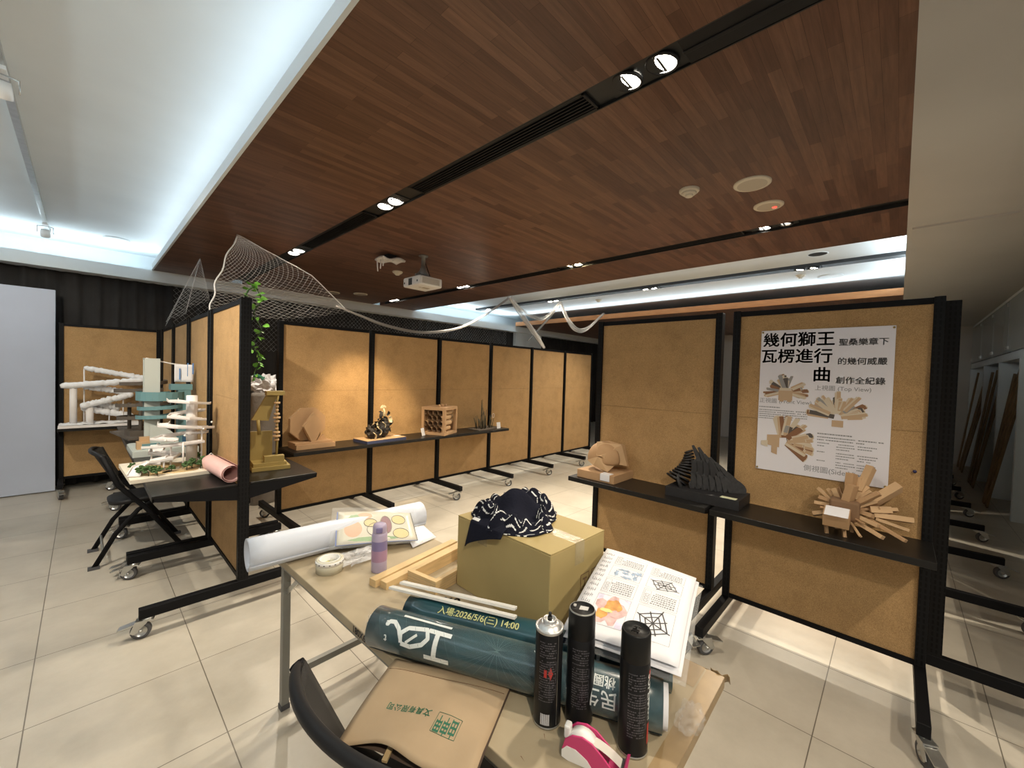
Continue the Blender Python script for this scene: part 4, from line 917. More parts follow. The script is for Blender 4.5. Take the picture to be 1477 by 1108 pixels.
for b, (xa, xb, nb) in enumerate(((10.9,11.8,5),(9.4,10.0,5),(8.0,8.5,4))):
    for i in range(nb):
        x = xa+(xb-xa)*(i+.5)/nb; wd = r1.uniform(.10,.15); hh = r1.uniform(1.45,1.85); lean = r1.uniform(.10,.16); xl = r1.uniform(.02,.14)
        o = G().box(0,0,0,wd,.018,hh).build('plank', M['wood_brown'], None, .002, loc=(x,-.90-.012*(i%2),.006), rot=(lean,-xl*.6,0))
        tag(o, 'brown plank leaning with others %s' % places[b], 'plank', 'planks leaning %s' % places[b])
# ------------------------------------------------------------------ the work table
TZ = .74; TA = math.radians(1.55)
t = thing('folding_table', 'long folding table with a worn brown top and grey steel legs', 'table', (1.227,.319,0), TA)   # local: x -0.6..0, y 0..1.8
G().box(-.60,0,TZ-.030,0,1.80,TZ).build('table_top', M['table_board'], t, bevel=.0025)
G().box(-.585,.03,TZ-.055,-.555,1.77,TZ-.030).box(-.045,.03,TZ-.055,-.015,1.77,TZ-.030).box(-.585,.03,TZ-.055,-.015,.06,TZ-.030).box(-.585,1.74,TZ-.055,-.015,1.77,TZ-.03).build('apron_frame', M['grey_steel'], t)
for y in (.12,1.685):
    for x in (-.545,-.055):
        lg = G().box(x-.016,y-.016,.012,x+.016,y+.016,TZ-.03).build('leg', M['grey_steel'], t, bevel=.002)
        G().box(x-.019,y-.019,0,x+.019,y+.019,.022).build('foot_cap', M['rubber'], lg)
    G().box(-.53,y-.013,.130,-.07,y+.013,.160).build('crossbar', M['grey_steel'], t)
for y, s in ((.12,1),(1.685,-1)):
    for x in (-.545,-.055): G().beam((x,y+s*.01,TZ-.20),(x,y+s*.20,TZ-.05),.006,.02).box(x-.012,y+s*.02-.02,TZ-.09,x+.012,y+s*.02+.05,TZ-.05).build('brace', M['steel'], t)
g = G()
put_text(g, '180X60', lambda x,y: (-.6006, .90-x, TZ-.0155+y), .031, .0012)
g.build('size_marking', M['ink'], t)
g = G(); put_text(g, '180X60', lambda x,y: (-.29-.031+x*.57+y*.82, .824+.045-x*.82+y*.57, TZ+.0006), .052, .0016); g.build('size_marking', M['ink'], t)
g = G().box(-.60,-.0008,TZ-.03,0,0,TZ).grid(lambda u,v: (-.6+.6*u, .045*v-.0, TZ+.0006), 6, 1).grid(lambda u,v: (-.10+.10*u, .05+.06*v, TZ+.0005), 2, 1)
g.grid(lambda u,v: (.0012, .0+.30*u, TZ-.03*v), 4, 1).grid(lambda u,v: (-.05+.05*u,.12+.05*v,TZ+.0004),1,1); g.build('packing_tape', M['tape_brown'], t, weld=False)
G().grid(lambda u,v: (.004+.012*v+.004*math.sin(u*9), -.012+.05*u, TZ+.004-.028*v+.004*math.sin(u*13)), 8, 3).build('torn_flap', M['tape_brown'], t, solid=.001)
g = G(); r1 = random.Random(31)
for k in range(26):
    x, y = r1.uniform(-.58,-.02), r1.uniform(.05,1.75); a = r1.uniform(0,3.1); L = r1.uniform(.003,.022)
    g.add([(x,y,TZ+.0004),(x+L*math.cos(a),y+L*math.sin(a),TZ+.0004),(x+L*math.cos(a)-.002*math.sin(a),y+L*math.sin(a)+.002*math.cos(a),TZ+.0004)], [(0,1,2)])
g.build('scuff_mark', M['card_dark'], t)

# large white paper roll lying across the far end
t = thing('white_paper_roll', 'large roll of white paper lying across the table end, hanging over its edge', 'paper roll', (0,0,0))
ra, rb = Vector((.452,1.868,.806)), Vector((1.235,1.815,.806))
roll_geo(G(), ra, rb, .0655, 3.2, gap=.0035, start=3.6, n=120).build('sheet', M['paper_roll'], t, solid=.0008)
M['cloth_stripe'] = M['cloth_white']
# plastic sleeve with a coloured picture, leaning on the roll
t = thing('plastic_sleeve', 'clear plastic sleeve holding a pastel drawing, propped on the white roll', 'folder', (0,0,0))
SA, SB, SC, SD = Vector((.745,1.725,.800)), Vector((1.085,1.615,.765)), Vector((1.14,1.768,.842)), Vector((.822,1.888,.888))
def sl(u, v, d=0):
    p = SA.lerp(SB,u).lerp(SD.lerp(SC,u), v); n = (SB-SA).cross(SD-SA).normalized(); return p + n*(d+.006*math.sin(u*PI))
G().grid(lambda u,v: sl(u,v,.002), 10, 6).build('picture', mat('pastel_paper', (.60,.57,.46), .35, var=.12, vscale=7), t, solid=.002)
g = G()
def blob(cu, cv, ru, rv, m, d, n=20, w=0):
    pts = [(cu+ru*math.cos(2*PI*k/n)*(1+w*math.sin(k*2.1)), cv+rv*math.sin(2*PI*k/n)*(1+w*math.cos(k*1.7))) for k in range(n)]
    g.poly([sl(a,b,d) for a,b in pts], m)
blob(.2,.45,.11,.25,0,.0035); blob(.35,.85,.10,.11,0,.0035); blob(.22,.78,.08,.12,1,.0036,20,.12); blob(.45,.12,.3,.07,1,.0035,20,.1); blob(.62,.55,.07,.28,2,.0037); blob(.42,.62,.08,.12,3,.0036); blob(.8,.72,.09,.15,3,.0036); blob(.8,.25,.1,.16,3,.0036)
g.build('pastel_shape', [mat('peach', (.62,.36,.22), .4), mat('soft_green', (.22,.36,.16), .4), mat('plum', (.24,.10,.12), .4), mat('straw', (.62,.52,.24), .4)], t, weld=False)
g = G().grid(lambda u,v: sl(-.008+.016*u,v,.0042),2,4,1)
for cu, cv, ru, rv in ((.42,.62,.085,.13),(.8,.72,.095,.16),(.8,.25,.105,.17),(.62,.55,.075,.29),(.5,.4,.13,.22)):
    g.tube([sl(cu+ru*math.cos(a*PI/8), cv+rv*math.sin(a*PI/8), .0042) for a in range(16)], .0011, 4, 0, closed=True)
g.tube([sl(1,v/4,.003) for v in range(5)], .0018, 4, 2); g.tube([sl(0,v/4,.003) for v in range(5)], .0018, 4, 1); g.tube([sl(u/4,0,.003) for u in range(5)], .002, 4, 1)
g.build('outline', [mat('line_brown', (.10,.075,.035), .5), mat('edge_blue', (.07,.13,.36), .4), M['ink']], t, weld=False)
G().grid(lambda u,v: sl(-.07+1.13*u,-.10+1.22*v,.0065), 12, 8).build('clear_cover', M['sleeve'], t)
G().grid(lambda u,v: tuple(Vector((1.05,1.60,.746)).lerp(Vector((1.205,1.63,.744)),u).lerp(Vector((1.08,1.72,.79)).lerp(Vector((1.20,1.735,.775)),u),v)), 4, 4).build('white_sheet', M['paper'], t, solid=.001)
def film(name, label, c, r, seed, fr=5, sq=(1,1,1), mt='clear_wrap', amp=.6):
    def fn(u, v):
        a = 2*PI*u; e = PI*v; d = Vector((math.cos(a)*math.sin(e), math.sin(a)*math.sin(e), math.cos(e)))
        n = 1+amp*noise.noise(d*fr+Vector((seed,0,0))); return (c[0]+r*n*d.x*sq[0], c[1]+r*n*d.y*sq[1], max(TZ+.001, c[2]+r*n*d.z*sq[2]))
    return tag(G().grid(fn, 34, 20, sm=False).build(name, M[mt]), label, 'plastic wrap')
film('bubble_wrap', 'crumpled clear bubble wrap glinting between tape roll and lilac bottle', (.80,1.665,.758), .085, 3, 11, (1.35,.5,.22), amp=.9)
film('clear_bag', 'knotted clear plastic bag at the end of the teal banner rolls', (.985,.325,.768), .032, 8, 2.6, (1.35,.85,.8), 'clear', amp=.5)
film('film_scrap', 'scrap of clear film sticking out of the leaf lettered teal roll', (.602,1.122,.800), .020, 12, 5, (.8,.7,1.2), 'clear', amp=.7)
film('plastic_scrap', 'small white plastic scrap behind the capped spray can with red lettering', (.905,.405,.757), .018, 2, 4, (1,1,1.0), 'tulle')

# tape roll, bottle
t = thing('packing_tape_roll', 'wide roll of clear packing tape lying flat by the table edge', 'tape', (.693,1.655,TZ))
G().lathe([(.040,.001),(.052,.001),(.052,.050),(.040,.050),(.040,.001)], 36).build('tape', mat('tape_clear_roll', (.66,.63,.50), .2, alpha=.85), t)
G().lathe([(.0385,.002),(.0395,.002),(.0395,.0515),(.0365,.0515),(.0365,.002)], 36).lathe([(.0525,.034),(.0535,.034),(.0535,.049),(.0525,.049)], 36).build('core', M['white_plastic'], t)
G().lathe([(.0364,.024),(.02,.027),(0,.026)], 30).build('inner_label', M['tape_core'], t)
g = G()
for k in range(16): a = k*PI/8; g.box(-.003,-.0006,.040,.003,.0006,.0435,0,TR((.0537*math.cos(a),.0537*math.sin(a),0),a+PI/2))
g.build('printed_mark', M['ink'], t)
t = thing('water_bottle', 'lilac water bottle with violet and rosy bands standing on the table', 'bottle', (.838,1.520,TZ))
G().lathe([(0,0),(.029,0),(.031,.004),(.031,.045)], 32, 0).lathe([(.031,.045),(.0315,.055),(.0315,.085),(.031,.09)], 32, 1).lathe([(.031,.09),(.0312,.12),(.031,.128)], 32, 2).lathe([(.031,.128),(.0305,.150),(.028,.158),(.026,.16)], 32, 0).build('body', [M['lilac'], M['rosy'], M['violet']], t)
G().lathe([(.0265,.158),(.0275,.162),(.0275,.182),(.025,.192),(.015,.197),(0,.198)], 28).build('lid', M['lilac'], t)
G().box(-.013,-.030,.163,.013,-.022,.186,0,TR((0,0,0),-.55)).build('spout_flap', M['violet'], t, bevel=.004)

# timber: two sticks and a shallow frame
for lab, a, b in (('pine stick lying outermost, its far end running behind the carton',(.757,1.420,TZ+.014),(1.215,1.500,TZ+.014)), ('pine stick lying against its twin, nearer the carton',(.778,1.377,TZ+.014),(1.212,1.450,TZ+.014))):
    g = G(); g.beam(a, b, .036, .028); o = g.build('pine_stick', M['pine'], None, .001); tag(o, lab, 'wood stick')
t = thing('wooden_tray', 'shallow open pine frame wedged behind the carton', 'wooden tray', (.893,1.205,TZ), .17)
for (x0,y0,x1,y1) in ((0,0,.32,.02),(0,.13,.32,.15),(0,.02,.02,.13),(.30,.02,.32,.13)): 
    G().box(x0,y0,.0,x1,y1,.050).build('side_rail', M['pine'], t, bevel=.001)
g = G()
for k in range(4): g.box(-.0006,.0,.010+.010*k,.32,-.0006,.011+.010*k).box(-.0006,0,.010+.010*k,0,.15,.011+.010*k)
g.build('plywood_line', M['pine_end'], t)

# carton with the striped cloth on it
t = thing('carton', 'big closed cardboard carton taped shut on the table', 'box', (1.147,.982,TZ), -.02)
w2, d2, hh = .153, .231, .272
G().box(-w2,-d2,0,w2,d2,hh-.004).build('body', M['carton'], t, bevel=.004)
for s in (-1,1): G().box(-w2+.001 if s<0 else .001,-d2,hh-.004,-.001 if s<0 else w2-.001,d2,hh).build('flap', M['carton'], t, bevel=.001)
g = G().grid(lambda u,v: (-.026+.052*u,-d2-.0012,hh-.075+.075*v),2,2).grid(lambda u,v: (-.026+.052*u,-d2+2*d2*v,hh+.0007),2,20).grid(lambda u,v: (-.026+.052*u,d2+.0012,hh-.075+.075*v),2,2)
g.grid(lambda u,v: (-w2-.0012,.06+.05*u,hh-.07+.07*v),2,2).build('clear_tape', mat('film_tape', (.55,.46,.26), .12, alpha=.55, spec=.8, bump=.3, bscale=90), t, weld=False)
g = G(); y0 = -d2-.0013
for cx in (.035,.10):
    for zz in (.03,.10): 
        for (a,b,c,d) in ((-.025,0,.025,.003),(-.025,.052,.025,.055),(-.025,0,-.022,.055),(.022,0,.025,.055),(-.002,.012,.002,.035),(-.012,.033,.012,.040),(-.010,.008,.010,.012)): g.poly([(cx+a,y0,zz+b),(cx+c,y0,zz+b),(cx+c,y0,zz+d),(cx+a,y0,zz+d)])
g.build('handling_symbol', M['card_dark'], t)
t = thing('striped_cloth', 'rumpled navy knit cloth with thin white stripes on top of the carton', 'cloth', (1.13,1.03,TZ+hh+.001), -.35)
def dd(x, y): return noise.noise(Vector((x*22,y*22,1.7)))
def cloth(u, v):
    a = 2*PI*u; q = v
    R = .158*(1+.08*math.sin(3*a+.6)+.05*math.sin(5*a+2.0)+.02*math.sin(9*a)); rr = R*q**.85
    x, y = rr*math.cos(a), rr*math.sin(a)
    ring = .050*math.exp(-((q-.72)/.20)**2)*(1+.35*math.sin(2*a+1)) + .011*math.sin(17*a+9*q)*math.exp(-((q-.75)/.2)**2)
    core = .108*math.exp(-(((x-.008)/.085)**2+((y-.028)/.075)**2)*1.1)
    crease = .012*math.sin(38*x+20*y+2.2*math.sin(24*y))*math.exp(-((q-.3)/.3)**2)
    z = ring+core+crease+.010*dd(x*.7,y*.7)
    pinch = .014*math.sin(11*a+7*q)*math.exp(-((q-.8)/.2)**2)
    return (x+.010*dd(y,x)*q+pinch*math.cos(a), y+.010*dd(x+1,y)*q+pinch*math.sin(a), max(.003+.002*math.sin(a*7), z*(1-q**9)))
def stripe(u, v):
    if v < .50: return 0
    k = (v-.50)*19+1.1*math.sin(2*PI*u*3+.5)+.7*math.sin(2*PI*u*8+1)+.35*math.sin(2*PI*u*17)
    gate = math.sin(2*PI*u*23+v*30) > -.55
    return 1 if (k % 1.9) < .40 and gate else 0
G().grid(cloth, 190, 90, 0, True, stripe).build('bundle', [M['navy'], M['cloth_white']], t, solid=.004)
def tail(u, v):
    # strip of the cloth draped over the edge of the carton; u across, v along
    x = -.075-.115*v; e = -.170                              # local carton-ish frame is turned; the edge is near x = e
    wv = .062-.010*v
    y = -.075+(u-.5)*2*wv+.03*v
    z = .028+.010*math.sin(u*8+v*3)-.020*v
    if x < e: z = .006-(e-x)*2.0; x = e-.008
    return (x, y, z)
# the hanging corner, built straight in table space so that it lies on the carton's side
t_m = Matrix.Rotation(.35,4,'Z')
def corner(u, v):
    ty = 1.115-.165*u                                         # along the carton edge
    if v < .5:
        k = v*2; X = 1.075-.098*k; z = .030*(1-k)+.010+.006*math.sin(u*9)*(1-k)
        Y = ty+.02*(1-k)
    else:
        k = (v-.5)*2; X = .9775-.010*k-.003*math.sin(u*7)*k; drop = .085*(1-.95*u**.7)+.012; z = .010-drop*k; Y = ty+.018*k*(1-u)
    p = t_m @ Vector((X-1.13, Y-1.03, 0)); return (p.x, p.y, z)
def cst(u, v): return 1 if (abs(v-.12) < .035 or (abs(v-.43) < .03 and u < .2)) else 0
G().grid(corner, 28, 28, 0, True, cst).build('hanging_corner', [M['navy'], M['cloth_white']], t, solid=.004)

# teal banner rolls, foam strips
def banner(name, label, a, b, r, texts, seed, white=True):
    t = thing(name, label, 'banner roll', (0,0,0)); a = Vector(a); b = Vector(b); T = frame(a, b-a); L = (b-a).length
    roll_geo(G(), a, b, r, 3.1, gap=.0022, start=-2.2, n=120).build('sheet', M['teal_print'], t, solid=.0009)
    if white: roll_geo(G(), a+(b-a)*-.006, b+(b-a)*.014, r-.0085, 2.2, gap=.003, start=-2.0, n=90).build('paper_lining', M['paper'], t, solid=.0008)
    # seen from the near side: angle th measured from the top of the roll towards the viewer
    def on(s, th, d=.0011): return T @ Vector((s, -(r+d)*math.sin(th), (r+d)*math.cos(th)))
    for nm, m, items in texts:
        g = G()
        for s, pos, th, size, bold, flip in items:
            k = -1 if flip else 1
            put_text(g, s, lambda x,y: on(pos+k*x, th-k*y/r), size, bold, 'CENTER', .006)
        g.build(nm, M[m], t)
    return t, on, L
t, on, L = banner('banner_roll', 'teal banner roll with white leaf lettering, film wrapped, nearer the kraft bag', (.607,1.106,TZ+.0578), (.937,.372,TZ+.0578), .0555,
    (('small_lettering', 'print_white', (('號、',.50,.30,.024,0,True),('桃園市',.66,.62,.026,.0004,True),('民生路',.645,1.25,.040,.0004,True),('e',.065,.72,.028,.0006,True),('t',.07,1.35,.028,.0006,True))),), 1)
g = G()
def stroke(pts, wd, m=0):
    P = [Vector((a,b,0)) for a,b in pts]; n = len(P); L2 = []
    for i in range(n):
        d = (P[min(i+1,n-1)]-P[max(i-1,0)]).normalized(); s = Vector((-d.y,d.x,0)); L2.append((P[i]-s*wd/2,P[i]+s*wd/2))
    for k in range(n-1): g.add([on(*L2[k][0][:2]),on(*L2[k+1][0][:2]),on(*L2[k+1][1][:2]),on(*L2[k][1][:2])], [(0,1,2,3)], m)
class _S:  # lettering in (distance along, arc length / r)
    pass
def st(pts, wd, n=8):
    out = []
    for (a0,t0),(a1,t1) in zip(pts[:-1],pts[1:]):
        for k in range(n): out.append((a0+(a1-a0)*k/n, t0+(t1-t0)*k/n))
    out.append(pts[-1]); R0 = .0555
    P = [Vector((a,tt*R0,0)) for a,tt in out]; m = len(P); L2 = []
    for i in range(m):
        d = (P[min(i+1,m-1)]-P[max(i-1,0)]).normalized(); s = Vector((-d.y,d.x,0)); L2.append((P[i]-s*wd/2,P[i]+s*wd/2))
    for k in range(m-1): g.add([on(q.x,q.y/R0) for q in (L2[k][0],L2[k+1][0],L2[k+1][1],L2[k][1])], [(0,1,2,3)])
st([(.225,.55),(.225,1.62)], .014); st([(.195,.52),(.265,.54)], .011); st([(.195,1.68),(.27,1.66)], .012)        # the I
st([(.12,1.35),(.115,.95),(.135,.65),(.19,.52),(.20,.9),(.185,1.2),(.15,1.42),(.12,1.38)], .011)                  # the leaf
st([(.135,1.3),(.165,.85)], .007); st([(.118,1.2),(.105,.8),(.085,.55),(.07,.58),(.065,.75)], .011)
st([(.10,.10),(.255,.14)], .007)
g.build('leaf_lettering', M['print_white'], t, weld=False)
g = G(); R0 = .0555
for k in range(15):
    a0 = .30+.018*k; th0 = .05; 
    pts = [(a0+(.02*k-.12)*0+(.40-.03*k)*0 + (q/14)*(.30-.055*k), .0+1.9*(q/14)) for q in range(15)]
    for (p,q) in zip(pts[:-1],pts[1:]): g.add([on(p[0]-.0006,p[1]),on(p[0]+.0006,p[1]),on(q[0]+.0006,q[1]),on(q[0]-.0006,q[1])], [(0,1,2,3)])
for k in range(9):
    pts = [(.02+.03*k+(q/10)*.05, .2+1.5*q/10) for q in range(11)]
    for (p,q) in zip(pts[:-1],pts[1:]): g.add([on(p[0]-.0004,p[1]),on(p[0]+.0004,p[1]),on(q[0]+.0004,q[1]),on(q[0]-.0004,q[1])], [(0,1,2,3)])
g.build('fine_line_pattern', M['print_line'], t, weld=False)
roll_geo(G(), (.602,1.117,TZ+.0578), (.940,.365,TZ+.0578), .0568, 1.0, gap=0, n=60).build('clear_film', mat('roll_film', (.9,.95,.95), .06, alpha=.035, spec=1, bump=.5, bscale=70), t)
banner('banner_roll', 'teal banner roll printed with an entry date, lying next to the carton', (.722,1.112,TZ+.0515), (1.075,.408,TZ+.0515), .0505,
    (('date_lettering', 'print_gold', (('入場:2026/5/6(三) 14:00',.245,.55,.026,.0003,False),)), ('white_strokes', 'print_white', (('人',.60,.60,.06,.002,True),))), 2, False)
for lab, a, b in (('white foam strip lying on the dated teal roll, closer to the carton',(.737,1.185,TZ+.113),(.905,.815,TZ+.113)), ('white foam strip lying on the dated teal roll, outermost from the carton',(.700,1.190,TZ+.108),(.878,.790,TZ+.108))):
    g = G().beam(a, b, .024, .008, 0, (.25,.1,1)); tag(g.build('foam_strip', M['foam'], None, .001), lab, 'foam strip')

# open booklet of drawings lying on the rolls
t = thing('printed_booklet', 'stack of printed sheets with web drawings and an orange picture, resting on the rolls', 'papers', (0,0,0))
PA, PB, PC, PD = Vector((.937,.340,.905)), Vector((1.338,.440,.935)), Vector((1.288,.732,.962)), Vector((.886,.630,.893))   # page origin, +x, opposite, +y
def pg(x, y, d=0):
    u, v = x/.42, y/.297; p = PA.lerp(PB,u).lerp(PD.lerp(PC,u), v); n = (PB-PA).cross(PD-PA).normalized()
    return p + n*(d + .012*math.sin(u*PI)*(1-v*.5) - .010*(v**3))
G().grid(lambda u,v: pg(.42*u,.297*v), 16, 12).build('top_sheet', M['paper'], t, solid=.0006)
G().grid(lambda u,v: pg(-.012+.43*u,-.008+.297*v,-.010), 16, 12).build('under_sheet', M['paper'], t, solid=.0008)
G().grid(lambda u,v: pg(-.020+.445*u,-.018+.30*v,-.022), 16, 12).build('clear_folder', M['sleeve'], t, solid=.004)
G().grid(lambda u,v: pg(-.006+.40*u,.02+.28*v,-.031), 8, 6).build('navy_cover', M['navy'], t, solid=.006)
g = G(); g3 = G(); d = .0009
def ln(gg, x0, y0, x1, y1, w, m=0):
    a = Vector((x1-x0,y1-y0)); n = max(1,int(a.length/.03)); a.normalize(); s = Vector((-a.y,a.x))*w/2
    for k in range(n):
        f0, f1 = k/n, (k+1)/n; p = (x0+(x1-x0)*f0, y0+(y1-y0)*f0); q = (x0+(x1-x0)*f1, y0+(y1-y0)*f1)
        gg.add([pg(p[0]-s.x,p[1]-s.y,d),pg(q[0]-s.x,q[1]-s.y,d),pg(q[0]+s.x,q[1]+s.y,d),pg(p[0]+s.x,p[1]+s.y,d)], [(0,1,2,3)], m)
def rect(gg, x0, y0, x1, y1, w=.0008):
    ln(gg,x0,y0,x1,y0,w); ln(gg,x1,y0,x1,y1,w); ln(gg,x1,y1,x0,y1,w); ln(gg,x0,y1,x0,y0,w)
def web(cx, cy, rx, ry, w):
    P = [(cx+rx*math.cos(a*PI/4+.4)*(1.25 if a%2 else .92), cy+ry*math.sin(a*PI/4+.4)*(1.25 if a%2 else .92)) for a in range(8)]
    for k in range(8):
        ln(g3,cx,cy,*P[k],w); q = P[(k+1)%8]
        for f in (.5,.85): ln(g3,cx+(P[k][0]-cx)*f,cy+(P[k][1]-cy)*f,cx+(q[0]-cx)*f,cy+(q[1]-cy)*f,w)
web(.112,.078,.050,.040,.0034); g4 = g3; g3 = G(); web(.297,.078,.030,.038,.0026)
for (x0,y0,x1,y1) in ((.05,.028,.172,.128),(.265,.028,.328,.128),(.05,.148,.170,.246),(.265,.148,.328,.246),(.180,.028,.255,.128),(.338,.028,.392,.128),(.180,.148,.255,.246),(.338,.148,.392,.246)): rect(g,x0,y0,x1,y1)
r1 = random.Random(9)
for (x0,y0,nc) in ((.190,.034,6),(.346,.034,4),(.190,.154,6),(.346,.154,4)):
    for k in range(nc):
        y = y0+.002
        while y < y0+(.058 if k == nc-1 else .066):
            L2 = r1.choice((.003,.0045,.006)); ln(g,x0+.0098*k,y,x0+.0098*k,y+L2,.0052); y += L2+.0022
    rect(g,x0-.006,y0+.072,x0+nc*.0095,y0+.090)
    for k in range(3): rect(g,x0+.002+.014*k,y0+.076,x0+.011+.014*k,y0+.086,.0014)
for k in range(11):
    x = .118+.026*k
    for q in range(5): ln(g,x+r1.uniform(0,.004),.262+.006*q,x+.013+r1.uniform(0,.006),.262+.006*q+r1.uniform(-.003,.003),.0017)
    ln(g,x+r1.uniform(.004,.012),.26,x+r1.uniform(.004,.012),.288,.0017)
put_text(g, '大學', lambda x,y: pg(.078+x,.275+y,d), .032, .0002)
g.build('printed_text', M['ink_grey'], t, weld=False); g3.build('web_drawing', M['ink'], t, weld=False); g4.build('web_drawing', M['ink'], t, weld=False)
g = G()
def pblob(cx, cy, rx, ry, m, dd_, w=.12):
    g.poly([pg(cx+rx*math.cos(k*PI/12)*(1+w*math.sin(k*1.9+m)), cy+ry*math.sin(k*PI/12)*(1+w*math.cos(k*1.3+m)), dd_) for k in range(24)], m)
g.poly([pg(.052,.149,.0006),pg(.169,.149,.0006),pg(.169,.245,.0006),pg(.052,.245,.0006)], 0)
pblob(.110,.197,.052,.042,1,.0010,.25); pblob(.128,.190,.026,.024,2,.0013); pblob(.092,.214,.020,.016,2,.0013); pblob(.100,.180,.014,.014,1,.0014); pblob(.106,.205,.007,.018,3,.0016)
WASH = [mat('wash_lilac', (.62,.58,.72), .6, var=.15, vscale=60), mat('wash_rose', (.62,.40,.38), .6, var=.25, vscale=50), mat('wash_orange', (.66,.30,.07), .6, var=.3, vscale=50), mat('wash_green', (.62,.66,.25), .6), mat('wash_blue', (.28,.36,.48), .6, var=.4, vscale=70)]
g.build('colour_picture', WASH, t, weld=False); g = G()
for (cx,cy,rx,ry) in ((.285,.165,.014,.006),(.275,.19,.006,.016),(.288,.225,.016,.006),(.312,.205,.006,.018),(.305,.175,.010,.006),(.298,.198,.006,.010),(.314,.160,.010,.010)): pblob(cx,cy,rx,ry,4,.0010,.35)
g.build('colour_picture', WASH, t, weld=False)

# kraft paper bag hanging over the table edge, sticks inside
t = thing('kraft_bag', 'flat kraft paper bag with green print, mouth hanging over the table edge', 'bag', (0,0,0))
KA, KB, KC, KD = Vector((.607,.996,TZ)), Vector((.778,.706,TZ)), Vector((.532,.585,TZ)), Vector((.392,.893,TZ))
def kb(u, v, d=0):
    p = KA.lerp(KB,u).lerp(KD.lerp(KC,u), v); thick = .010+.030*min(1,v*1.2)*math.sin(PI*min(max(u*.96+.02,0),1))**.5
    return Vector((p.x+.010*math.sin(u*7)*v**4, p.y, TZ+.0035+d+thick + .008*math.sin(u*9+v*4)*v - .25*max(0,.585-p.x)))
def kl(u, v): p = kb(u, v*.93); return Vector((p.x, p.y, TZ+.002-.25*max(0,.58-p.x)))
G().grid(kb, 20, 20, 0).build('front_panel', M['kraft'], t, solid=.0006)
G().grid(kl, 20, 20, 0).build('back_panel', M['kraft_shade'], t, solid=.0006)
g = G()
for u in (0,1): g.grid(lambda a,v: kb(u,v).lerp(kl(u,v), a), 2, 20)
g.grid(lambda a,u: kb(u,0).lerp(kl(u,0), a), 2, 10); g.build('gusset', M['kraft_shade'], t)
G().tube([kb(.02+.96*k/10,.17,.0006) for k in range(11)], .0009, 4).build('fold_line', M['card_dark'], t)
def kp(x, y): return kb(.5-x/.336, .5+y/.25, .0009)          # lettering frame: x from near end back to far end, y towards the mouth
g = G(); put_text(g, '文具有限公司', lambda x,y: kp(.035+x, .030+y-.11*x), .0205, .0003, spacing=1.08); g.build('green_text', M['ink_green'], t)
g = G(); put_text(g, '由申甲', lambda x,y: kp(-.074+x*.70, .050+y*1.5), .026, .0006, spacing=.92)
for a, b in (((-.103,.029),(-.046,.029)),((-.046,.029),(-.046,.071)),((-.046,.071),(-.103,.071)),((-.103,.071),(-.103,.029))):
    g.tube([kp(a[0]+(b[0]-a[0])*k/4, a[1]+(b[1]-a[1])*k/4) for k in range(5)], .0005, 4)
g.build('green_emblem', M['ink_green'], t, weld=False)
for k, u in enumerate((.36,.72)):
    a = kl(u,.55)+Vector((0,0,.012)); b = kl(u+.03,1.0)+(kl(u+.03,1.0)-kl(u+.03,.6))*.22+Vector((0,0,.012))
    tag(G().beam(a, b, .012, .006).build('thin_stick', M['pine']), ('thin wooden stick poking from the bag mouth, at its end by the table leg', 'thin wooden stick poking from the bag mouth, at its end nearer the spray cans')[k], 'wood stick')

